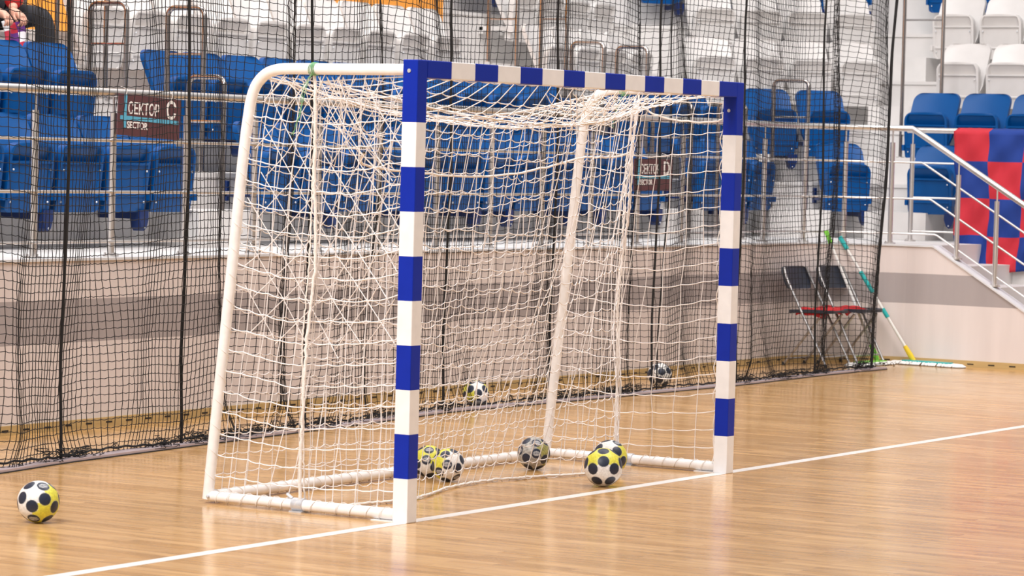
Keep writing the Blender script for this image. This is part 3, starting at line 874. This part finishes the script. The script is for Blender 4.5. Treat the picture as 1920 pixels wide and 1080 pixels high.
o = ing(mb.build('crossbar', ['white_paint', 'blue_paint'], G)); weld(o)


def stanchion_pts(x):
    P = [(x, .06, 2.035), (x, .30, 2.035), (x, .60, 2.035), (x, .72, 2.035)]
    A = [(.80, 2.030), (.862, 2.010), (.912, 1.965), (.940, 1.905), (.957, 1.82)]
    P += [(x, a, b) for a, b in A]
    P += [(x, .985, 1.60), (x, 1.05, .95), (x, 1.105, .42), (x, 1.145, .02)]
    return P


def stan_y(z):  # depth of the stanchion at height z
    A = [(.02, 1.145), (.42, 1.105), (.95, 1.05), (1.6, .985), (1.82, .957), (1.905, .94), (1.965, .912), (2.01, .862), (2.03, .8)]
    return float(np.interp(z, [a for a, b in A], [b for a, b in A]))


for x in (-.04, 3.04):
    mb = MB(); mb.tube(catmull(stanchion_pts(x), 6), .026, 16)
    ing(mb.build('stanchion', 'white_tube', G, smooth=True))
    mb = MB(); mb.tube([(x, .07, .032), (x, .62, .032)], .026, 16); mb.tube([(x, .60, .034), (x, 1.14, .034)], .0235, 16)
    o = ing(mb.build('side_bar', 'white_tube', G, smooth=True))
    mb = MB(); mb.box(x-.034, x+.034, .585, .655, .0, .006); mb.tube([(x, .59, .034), (x, .65, .034)], .031, 16)
    mb.cyl((x, .66, .06), (x, .69, .078), .008, 8)
    mb.build('clamp', 'galv', o, smooth=True)
    mb = MB(); mb.box(x-.035, x+.035, .08, .20, 0, .004); mb.build('foot_plate', 'white_tube', o)
    mb = MB(); sx = -1 if x < 0 else 1
    mb.sph((x-.026, 1.125, .034), .009, 10, 6); mb.build('bolt', 'galv', o)
mb = MB(); mb.tube([(-.04, 1.135, .034), (3.04, 1.135, .034)], .0255, 16)
ing(mb.build('rear_bar', 'white_tube', G, smooth=True))

# ---- white goal net
def grid_net(Pf, us, vs, sag=.012, jit=.0022, both=True, vs_f=None):
    """polylines of a square mesh on the surface Pf(u,v); u along, v down"""
    out = []
    K = np.array([[Pf(u_, v_) for v_ in vs] for u_ in us])
    n_, m_ = K.shape[:2]
    J = rng.normal(0, jit, K.shape); K = K+J
    for i in range(n_): out.append(K[i])
    for j in range(m_):
        a = K[:, j]
        P = []
        for i in range(n_-1):
            P.append(a[i]); s_ = sag*rng.uniform(.5, 1.6)
            P.append(a[i]*.68+a[i+1]*.32-np.array([0, 0, s_*.8])); P.append(a[i]*.32+a[i+1]*.68-np.array([0, 0, s_*.8]))
        P.append(a[-1]); out.append(np.array(P))
    return out


# side panels: between post, top tube and stanchion
def side_P(x, bulge, ph):
    def P_(u_, v_):   # u 0 at the post..1 at stanchion, v 0 top..1 bottom
        z = 2.02-(2.02-.035)*v_
        y1 = stan_y(z)-.01
        y = .085+(y1-.085)*u_
        lean = .10*math.sin(PI*u_)*(v_*.9)
        bx = bulge*math.sin(PI*u_)*math.sin(PI*min(1, v_*1.05))
        return np.array([x+bx+.012*wob(u_*3+ph, v_*4, 1), y+lean*math.sin(PI*u_)*.8+.018*wob(u_*4, v_*5+ph, 2)*math.sin(PI*u_), z-.055*math.sin(PI*u_)*(1-abs(2*v_-1)**4)+.012*wob(u_*5+ph, v_*3, 3)*math.sin(PI*min(max(v_, 0), 1))])
    return P_


near = grid_net(side_P(-.035, .05, 0.), np.linspace(0, 1, 11), np.linspace(0, 1, 21), .006)
far = grid_net(side_P(3.035, -.03, 2.), np.linspace(0, 1, 10), np.linspace(0, 1, 21), .006)


# diamond-wise hanging flap inside the near side
def diag_net(x, ph):
    out = []
    Pf = side_P(x, .11, ph)
    def pp(u_, v_): return Pf(min(max(u_, 0), 1), min(max(v_, 0), 1))
    H = 2.0
    # straight taut cords crossing as diamonds, tied to the tube above and to the post
    for k in range(-7, 12):
        for sgn in (1, -1):
            u0 = k*.165; P = []
            for t in np.linspace(0, 1, 12):
                v_ = .01+.62*t*(1-.02*(k % 3)); uu = u0+sgn*v_*1.75
                if -.001 <= uu <= 1.001: P.append(pp(uu, v_)+np.array([.02*math.sin(k*2.1+sgn), 0, 0]))
            if len(P) > 1: out.append(np.array(P))
    return out


near_diag = diag_net(-.02, 1.3)
# rear panel between the stanchions
def rear_P(u_, v_):
    z = 2.0-1.965*v_
    sagtop = .155*math.sin(PI*u_)**1.1*(1-v_)**1.2
    y = stan_y(max(z, .03))+.012+.05*math.sin(PI*u_)*math.sin(PI*v_)+.02*wob(u_*7, v_*3, 2)*v_
    x = -.02+3.04*u_+.02*wob(v_*3, u_*6, 1)*math.sin(PI*u_)+.09*math.sin(PI*u_)*v_*0
    zz = z-sagtop-.06*math.sin(PI*u_)*math.sin(PI*v_)+.012*wob(u_*8, v_*5, 0)*math.sin(PI*u_)*(v_ < .98)
    return np.array([x, y, max(zz, .03)])


rear = grid_net(rear_P, np.linspace(0, 1, 31), np.linspace(0, 1, 21), .010)
# inner catch net hanging half way back, billowing with its hem on the floor
def inner_P(u_, v_):
    side = math.sin(PI*u_)
    zt = 1.98-.16*side**.9
    z = zt-(zt-.012)*v_
    x = .02+2.99*u_-.28*v_*max(0, u_-.5)*1.9+.025*wob(u_*9, v_*3, 3)
    hem = np.interp(x, [0, .76, 1.35, 1.67, 2.03, 2.33, 2.6, 3.0], [.60, .49, .66, .70, .61, .50, .44, .62])
    yt = .60-.33*side**.8
    y = yt+(hem-yt)*v_**1.3+.05*math.sin(PI*v_)*math.sin(u_*9)+.022*wob(u_*12, v_*4, 2)
    z += .016*wob(u_*11, v_*6, 1)*math.sin(PI*v_)
    return np.array([x, y, z])


inner = grid_net(inner_P, np.linspace(0, 1, 32), np.linspace(0, 1, 21), .013)
# roof: from the crossbar to the sagging inner rope, then on to the rear rope
def roof_P(u_, v_):
    a = np.array([.0+3.0*u_, .085, 2.005]); b = inner_P(u_, 0)
    p3 = a*(1-v_)+b*v_; p3[2] -= .03*math.sin(PI*v_)*math.sin(PI*u_)**.6
    return p3
def roof2_P(u_, v_):
    a = inner_P(u_, 0); b = rear_P(u_, 0)
    p3 = a*(1-v_)+b*v_; p3[2] -= .03*math.sin(PI*v_)*math.sin(PI*u_)**.6
    return p3
roof = grid_net(roof_P, np.linspace(0, 1, 28), np.array([0, .42, .8, 1.]), .008)
roof2 = grid_net(roof2_P, np.linspace(0, 1, 22), np.linspace(0, 1, 6), .006)
for nm, L_, rad in (('side_net', near, .0028), ('side_net', far, .0024), ('hanging_net', near_diag, .0025), ('rear_net', rear, .0023), ('roof_net', roof, .0026), ('roof_net', roof2, .0020), ('catch_net', inner, .0025)):
    ing(strands_mesh(nm, L_, rad, 'net_white', G, n=4))

# edge ropes and gathered cords
ropes = []; rr = []
def rope(P, rad=.0045, k=8, j=.004):
    Q = catmull(P, k); Q = Q+rng.normal(0, j*.4, Q.shape); ropes.append(Q); rr.append(rad)


rope([rear_P(t, 0) for t in np.linspace(0, 1, 14)])
rope([rear_P(t, 0)+np.array([0, -.03, -.022+.006*math.sin(t*40)]) for t in np.linspace(0, 1, 24)], .0035)
rope([inner_P(t, 0) for t in np.linspace(0, 1, 14)], .0042)
rope([inner_P(t, 0)+np.array([0, .02, -.03+.008*math.sin(t*46)]) for t in np.linspace(.02, .98, 24)], .003)
rope([inner_P(t, 1) for t in np.linspace(0, 1, 18)], .0065)
rope([inner_P(0, t)+np.array([-.05+.02*math.sin(t*5), 0, .03*(1-t)]) for t in np.linspace(0, 1, 14)], .0085)
rope([inner_P(0, t)+np.array([-.045+.025*math.sin(t*7+1), .012, 0]) for t in np.linspace(0, 1, 18)], .004)
rope([inner_P(1, t)+np.array([.02*math.sin(t*6), 0, .03*(1-t)]) for t in np.linspace(0, 1, 14)], .006)
for q in range(4):
    rope([inner_P(.97+.008*q, t)+np.array([.018*math.sin(t*11+q), .02*math.sin(t*9+q*2), 0]) for t in np.linspace(0, 1, 22)], .0028)
# loose tie rope through the catch net
rope([(.02, .35, 1.66), (.35, .56, 1.60), (.9, .60, 1.565), (1.5, .62, 1.555), (2.0, .64, 1.59), (2.45, .62, 1.66), (2.68, .62, 1.665), (2.86, .60, 1.68), (2.95, .60, 1.72), (2.93, .60, 1.82), (2.98, .6, 2.0)], .006)
# far top edge rope from the inner tie to the far post
rope([(3.03, .62, 1.98), (3.03, .52, 1.905), (3.03, .36, 1.875), (3.03, .22, 1.868), (3.03, .10, 1.885), (3.02, .085, 1.98)], .0055)
rope([(3.03, .60, 1.99), (3.03, .34, 1.975), (3.03, .09, 1.97)], .003)
for x in (-.04, 3.04):
    P = []
    for i in range(260):
        t = i/259; a = t*2*PI*15; pt = np.array([x, np.interp(t, [0, 1], [stan_y(1.85), stan_y(.08)]), 1.85-1.77*t])
        P.append(pt+np.array([  .0265*math.cos(a), .0265*math.sin(a), 0]))
    ropes.append(np.array(P)); rr.append(.0013)
    P = []
    for i in range(240):
        t = i/239; a = t*2*PI*13+.7*math.sin(t*20); y = .12+1.0*t
        P.append((x+.029*math.cos(a)*(1+.2*math.sin(t*31)), y, .033+.0285*math.sin(a)))
    ropes.append(np.array(P)); rr.append(.0018)
P = []
for i in range(640):
    t = i/639; a = t*2*PI*34+.8*math.sin(t*33)
    P.append((-.02+3.04*t, 1.135+.0275*math.cos(a)*(1+.15*math.sin(t*51)), .034+.0275*math.sin(a)))
ropes.append(np.array(P)); rr.append(.0018)
# lashing on the goalposts' back edge
for x in (-.012, 3.012):
    P = [(x+.010*math.sin(t*90), .088+.006*math.cos(t*70), .05+1.93*t) for t in np.linspace(0, 1, 240)]
    ropes.append(np.array(P)); rr.append(.003)
# tangle under the far top corner
for q in range(26):
    a = np.array([rng.uniform(2.1, 2.95), rng.uniform(.35, .75), 1.99-.0*rng.uniform()]); b = np.array([rng.uniform(2.35, 3.0), rng.uniform(.5, .95), rng.uniform(1.80, 1.97)])
    m_ = (a+b)/2-np.array([0, 0, rng.uniform(.0, .05)]); ropes.append(catmull([a, m_, b], 8)); rr.append(.0022)
for q in range(14):
    a = np.array([-.03, rng.uniform(.15, .85), 2.0]); b = np.array([rng.uniform(-.03, .3), rng.uniform(.1, .7), rng.uniform(1.5, 1.85)])
    m_ = (a+b)/2-np.array([0, 0, rng.uniform(.02, .12)]); ropes.append(catmull([a, m_, b], 8)); rr.append(.0022)
ing(strands_mesh('edge_rope', ropes, .004, 'rope_white', G, n=6, mi_rad=rr))
for (x, y, z, tail) in ((-.04, .59, 2.035, 1), (3.03, .70, 2.03, 0)):
    gy = []
    for q in range(7):
        P = [np.array([x, y, z])+np.array([.029*math.cos(t), .010*math.sin(q*2+t*.5)+.003*q-.01, .029*math.sin(t)]) for t in np.linspace(0, 6.28, 9)]; gy.append(catmull(P, 3))
    for q in range(3 if tail else 1):
        Q = catmull([(x-.02, y, z-.02), (x-.025, y+.03+.01*q, z-.10), (x-.02, y+.06, z-.2), (x-.02, y+.10, z-.3)][:(4 if tail else 2)+(0 if tail else 1)], 6); gy.append(Q+rng.normal(0, .003, Q.shape))
    ing(strands_mesh('green_tie', gy, .0016, 'yarn_green', G, n=4))

# ------------------------------------------------------------------ black netting curtain
BX = np.array([-3., -.5, .31, .9, 2.07, 3.73, 5.2, 7.4, 9.0, 10.46, 11.46, 12.0]); BY = np.array([2.2, 2.62, 2.72, 2.825, 2.93, 3.05, 3.2, 3.10, 3.05, 3.11, 3.09, 3.09])
def base_y(x): return np.interp(x, BX, BY)


N_ = empty('safety_net', (5, 3.1, 0), 'tall black safety netting hanging behind the goal down to the floor', 'net')
def inn(o_):
    o_.matrix_parent_inverse = Matrix.Translation(-Vector(N_.location)); return o_


X0, X1 = -1.6, 11.52; cell = .045; nc = int((X1-X0)*1.13/cell); nrw = 76
t = np.linspace(0, 1, nc); s = X0+(X1-X0)*t
cordX = np.array([-.25, .947, 2.113, 3.427, 5.216, 6.458, 7.83, 9.007, 10.46, 11.462])
Z = np.arange(nrw)*cell+.02
phase = 2*PI*(s*.95+.22*np.sin(s*1.7)+.1*np.sin(s*4.1))
def fold(s_, z):
    ph = 2*PI*(s_*.95+.22*np.sin(s_*1.7)+.1*np.sin(s_*4.1))
    ph = ph+.5*np.sin(z*1.1+s_*2)+.25*np.sin(z*2.7)
    amp = .075+.028*np.sin(s_*2.3+1)
    return ph, amp
K = np.zeros((nc, nrw, 3))
for j in range(nrw):
    z = Z[j]; ph, amp = fold(s, z); low = np.clip(1-z/.18, 0, 1)
    K[:, j, 0] = s+.045*np.sin(2*ph+.6)*1.0+.012*np.sin(z*3+s*5)+.028*(z/3.0)*np.clip((s-6)/5, 0, 2)+np.clip((s-10.9)/.6, 0, 1)*.085*z
    K[:, j, 1] = base_y(s)+.035+amp*np.sin(ph)*(1-.8*low)+.03*np.exp(-z/.25)*np.sin(s*9)
    # scalloped rows between the cords, stretched down at the foot
    dist = np.abs(s[:, None]-cordX[None, :]).min(1)
    K[:, j, 2] = z+.03*np.sin(ph*.5+1)*np.clip(z, 0, 1)-.03*np.clip(1-dist/.3, 0, 1)*np.clip(1-abs(z-.4)/.5, 0, 1)
K += rng.normal(0, .0016, K.shape)
K[:, :, 2] = np.maximum(K[:, :, 2], .012)
pol = [K[i] for i in range(nc)]
for j in range(nrw):
    a = K[:, j]; P = np.zeros((2*nc-1, 3)); P[::2] = a; P[1::2] = (a[1:]+a[:-1])/2-np.array([0, 0, .0045]); pol.append(P)
inn(strands_mesh('net_mesh', pol, .0025, 'net_black', N_, n=3))
# vertical cords
for i, xc in enumerate(cordX):
    for q in range(2 if xc not in (7.83,) else 2):
        dx = {7.83: (-.05, .09)}.get(float(xc), (0, .018))[q]
        P = []
        for z in np.linspace(.012, 3.4, 26):
            ph, amp = fold(xc, z)
            lean = .028*(z/3)*max(0, (xc-6)/5)
            if xc > 11.4: lean += .085*z
            if xc == 7.83 and q == 1: lean += -.05+.06*z*(z < 1.6)+.096*(z >= 1.6)
            P.append((xc+dx+lean+.004*math.sin(z*9+q), base_y(xc)+.02+q*.012+.012*math.sin(z*3), z))
        mb = MB(); mb.tube(P, (.0085, .0055)[q] if xc < 11 else .011, 8); inn(mb.build('vertical_cord', 'net_black', N_, smooth=True))
# hem rope and crumpled mesh lying along the foot
xs = np.linspace(X0, X1, 420)
hem = [np.c_[xs, base_y(xs)+.028+.012*np.sin(xs*6), .026+.012*np.abs(np.sin(xs*3.3))+.004*np.sin(xs*41)]]
hr = [.006]
heaps = [(.95, .42), (2.15, .7), (2.9, .5), (3.5, .45), (4.35, .4), (5.2, .25), (6.6, .9), (7.4, .5), (9.05, .35), (9.9, .5), (10.5, .25), (11.3, .4), (-.25, .4)]
for hx, hw in heaps:
    for q in range(int(60*hw)+14):
        c = np.array([hx+rng.normal(0, hw*.42), 0, 0]); c[1] = base_y(c[0])+rng.uniform(-.04, .05); c[2] = rng.uniform(.02, .055)
        P = [c]
        for k in range(6):
            P.append(P[-1]+np.array([rng.normal(0, .035), rng.normal(0, .014), rng.normal(0, .012)]))
        P = np.array(P); P[:, 2] = np.clip(P[:, 2], .016, .075); hem.append(catmull(P, 3)); hr.append(.0021)
inn(strands_mesh('net_hem', hem, .002, 'net_black', N_, n=4, mi_rad=hr))
mb = MB(); mb.tube([(X0, base_y(X0)+.03, 3.42)]+[(x, base_y(x)+.03, 3.42) for x in np.linspace(-1, 11.5, 20)]+[(11.75, 3.12, 3.42)], .012, 8)
inn(mb.build('suspension_cable', 'rubber_and_shade', N_, smooth=True))

# floor strip under the netting
xs = np.linspace(-3, 11.62, 60)
mb = MB()
for k in range(len(xs)-1):
    a, b = xs[k], xs[k+1]
    V = [(a, base_y(a)-.045, .0005), (b, base_y(b)-.045, .0005), (b, base_y(b)+.05, .0005), (a, base_y(a)+.05, .0005),
         (a, base_y(a)-.045, .018), (b, base_y(b)-.045, .018), (b, base_y(b)+.05, .018), (a, base_y(a)+.05, .018)]
    mb.add(V, [(0, 1, 5, 4), (2, 3, 7, 6), (4, 5, 6, 7), (3, 2, 1, 0)]+([(0, 4, 7, 3)] if k == 0 else [])+([(1, 2, 6, 5)] if k == len(xs)-2 else []))
    V = [(a, base_y(a)-.049, 0), (b, base_y(b)-.049, 0), (b, base_y(b)-.049, .007), (a, base_y(a)-.049, .007)]
    mb.add(V, [(0, 1, 2, 3)], 1)  # black face paints the shadow line along the strip's front edge
tag(mb.build('floor_strip', ['strip', 'rubber_and_shade']), 'long low metal strip on the floor under the black netting', 'strip')

# ------------------------------------------------------------------ sitting spectator
def skin_body(name, joints, edges, radii, m, parent, root=0, sub=2):
    me = bpy.data.meshes.new(name); me.from_pydata(joints, edges, []); me.materials.append(MT[m])
    o_ = bpy.data.objects.new(name, me); COL.objects.link(o_)
    sk = o_.modifiers.new('skin', 'SKIN'); sk.use_smooth_shade = True
    sv = me.skin_vertices[0].data
    for i, r_ in enumerate(radii): sv[i].radius = (r_, r_) if np.isscalar(r_) else r_
    sv[root].use_root = True
    ss = o_.modifiers.new('sub', 'SUBSURF'); ss.levels = sub; ss.render_levels = sub
    o_.parent = parent
    if parent: o_.matrix_parent_inverse = Matrix.Translation(-Vector(parent.location))
    return o_


px, py = 4.62, 6.72
PR = empty('person', (px, py, 1.98), 'seated person in black trousers and red jacket holding a checked scarf, at the left edge', 'person')
# body (skin): torso, neck, head, arms, legs as one surface
J = [(px, py, 2.55), (px, py+.02, 2.75), (px, py, 2.95), (px, py-.02, 3.02), (px, py-.05, 3.10),      # 0-4 pelvis..neck
     (px, py-.07, 3.20), (px, py-.06, 3.29),                                                          # 5,6 head
     (px-.17, py-.02, 2.97), (px-.27, py-.14, 2.74), (px-.22, py-.39, 2.555),                          # 7-9 right arm
     (px+.17, py-.02, 2.97), (px+.15, py-.24, 2.70), (px-.06, py-.39, 2.56),                          # 10-12 left arm
     (px-.12, py-.06, 2.52), (px-.33, py-.40, 2.53), (px-.33, py-.42, 2.08),                          # 13-15 right leg
     (px+.10, py-.06, 2.52), (px+.24, py-.42, 2.53), (px+.24, py-.44, 2.08)]                          # 16-18 left leg
E_ = [(0, 1), (1, 2), (2, 3), (3, 4), (4, 5), (5, 6), (2, 7), (7, 8), (8, 9), (2, 10), (10, 11), (11, 12), (0, 13), (13, 14), (14, 15), (0, 16), (16, 17), (17, 18)]
Rd = [.13, .13, .13, .07, .055, .085, .075, .06, .042, .03, .06, .042, .03, .085, .06, .042, .085, .06, .042]
skin_body('body', J, E_, Rd, 'skin', PR)
# trousers and jacket
Jt = [(px, py, 2.55)]+J[13:19]
skin_body('trousers', Jt, [(0, 1), (1, 2), (2, 3), (0, 4), (4, 5), (5, 6)], [.15, .105, .085, .062, .105, .085, .062], 'jeans', PR)
Jj = [J[0], J[1], J[2], J[3], J[7], J[8], (px-.225, py-.35, 2.60), J[10], J[11], (px-.045, py-.375, 2.60)]
Jj[0] = (px, py, 2.60)
skin_body('jacket', Jj, [(0, 1), (1, 2), (2, 3), (2, 4), (4, 5), (5, 6), (2, 7), (7, 8), (8, 9)], [.155, .155, .15, .085, .08, .07, .064, .08, .072, .068], 'jacket', PR)
# head details
mb = MB()
hx, hy, hz = px, py-.065, 3.25
mb.sph((hx, hy+.018, hz+.045), .098, 18, 12, (.98, 1.05, .95)); o = mb.build('hair', 'hair', PR, smooth=True); o.matrix_parent_inverse = Matrix.Translation(-Vector(PR.location))
mb = MB(); mb.sph((hx, hy-.095, hz-.005), .016, 10, 8, (.8, 1.1, 1.5)); mb.sph((hx-.085, hy, hz), .022, 10, 8, (.5, .8, 1.3)); mb.sph((hx+.085, hy, hz), .022, 10, 8, (.5, .8, 1.3))
for sx in (-1, 1): mb.sph((hx+sx*.03, hy-.082, hz+.02), .011, 10, 8, mi=1); mb.sph((hx+sx*.03, hy-.090, hz+.02), .005, 8, 6, mi=2)
mb.box(hx-.022, hx+.022, hy-.09, hy-.08, hz-.048, hz-.040, 3)
o = mb.build('face', ['skin', 'scarf_white', 'hair', 'flag_red'], PR, smooth=True); o.matrix_parent_inverse = Matrix.Translation(-Vector(PR.location))
# hands: palm and five bent fingers each, closed on the scarf
for (wx, wy, wz, sd) in ((px-.22, py-.40, 2.54, 1), (px-.07, py-.40, 2.55, -1)):
    JJ = [(wx, wy+.02, wz+.01), (wx, wy-.035, wz-.015), (wx, wy-.07, wz-.035)]; EE = [(0, 1), (1, 2)]; RR = [.026, .034, .032]
    for q in range(4):
        ox = (-.030+.020*q); ln = (.9, 1.0, .95, .75)[q]
        b0 = len(JJ); JJ += [(wx+ox, wy-.085, wz-.045), (wx+ox, wy-.105, wz-.045-.03*ln), (wx+ox, wy-.09, wz-.045-.055*ln), (wx+ox, wy-.068, wz-.05-.06*ln)]
        EE += [(2, b0), (b0, b0+1), (b0+1, b0+2), (b0+2, b0+3)]; RR += [.0095, .009, .0085, .0075]
    b0 = len(JJ); JJ += [(wx+sd*.035, wy-.04, wz-.03), (wx+sd*.045, wy-.06, wz-.055), (wx+sd*.03, wy-.075, wz-.075)]; EE += [(1, b0), (b0, b0+1), (b0+1, b0+2)]; RR += [.012, .010, .009]
    skin_body('hand', JJ, EE, RR, 'skin', PR, sub=1)
for sx in (-.33, .24):
    mb = MB(); mb.tube(catmull([(px+sx, py-.40, 2.05), (px+sx, py-.46, 2.035), (px+sx, py-.54, 2.02), (px+sx, py-.555, 2.015)], 4), [.04]*1+list(np.linspace(.045, .03, 12)), 12)
    o = mb.build('shoe', 'shoe', PR, smooth=True); o.matrix_parent_inverse = Matrix.Translation(-Vector(PR.location))
# scarf hanging from the hands
V = []; mi = []; n1, n2 = 30, 14
for i in range(n1+1):
    for j in range(n2+1):
        s_, t_ = i/n1, j/n2
        x = px-.27+.21*t_+.02*math.sin(s_*6); y = py-.475-.02*math.sin(t_*8+s_*3)-.03*s_; z = 2.47-.40*s_+.01*math.sin(t_*9)
        V.append((x, y, z))
F = [(i*(n2+1)+j, (i+1)*(n2+1)+j, (i+1)*(n2+1)+j+1, i*(n2+1)+j+1) for i in range(n1) for j in range(n2)]
mi = [((i//5)+(j//5)) % 3 for i in range(n1) for j in range(n2)]
sc_ = link_mesh('scarf', V, F, ['scarf_white', 'scarf_red', 'scarf_purple'], None, True, mi)
sm = sc_.modifiers.new('thickness', 'SOLIDIFY'); sm.thickness = .008
tag(sc_, 'red, white and purple checked scarf hanging from the sitting person\'s hands', 'scarf')
# the unfolded seat under the person
US = bpy.data.objects.new('stadium_seat', None); COL.objects.link(US); US.location = (px, 6.55, 1.98)
V_, F_ = heightfield(.43, .40, 11, 0, [0, .03, .08, .15, .3, .5, .7, .85, .95, 1], lambda a, b: 0, lambda a, b: .04+.01*a*a, .07, .03)
mb = MB(); mb.add([(x, .33-z-.10, .385+y) for x, y, z in V_], F_); mb.build('seat_pan', 'seat_white', US, smooth=True)
V_, F_ = heightfield(.45, .48, 13, 0, [0, .01, .03, .06, .1, .15, .22, .35, .5, .7, .85, 1.], lambda a, b: .30-.12*b+.03*(1-a*a), lambda a, b: .325-.12*b+.03*(1-a*a), .10, .02)
mb = MB(); mb.add([(x, y+.02, z+.42) for x, y, z in V_], F_); mb.build('backrest', 'seat_white', US, smooth=True)
mb = MB()
for sx in (-1, 1): mb.box(sx*.17-.014, sx*.17+.014, .12, .395, .33, .385)
mb.build('mounting_arm', 'seat_white', US)
tag(US, 'white seat folded down under the sitting person', 'seat')
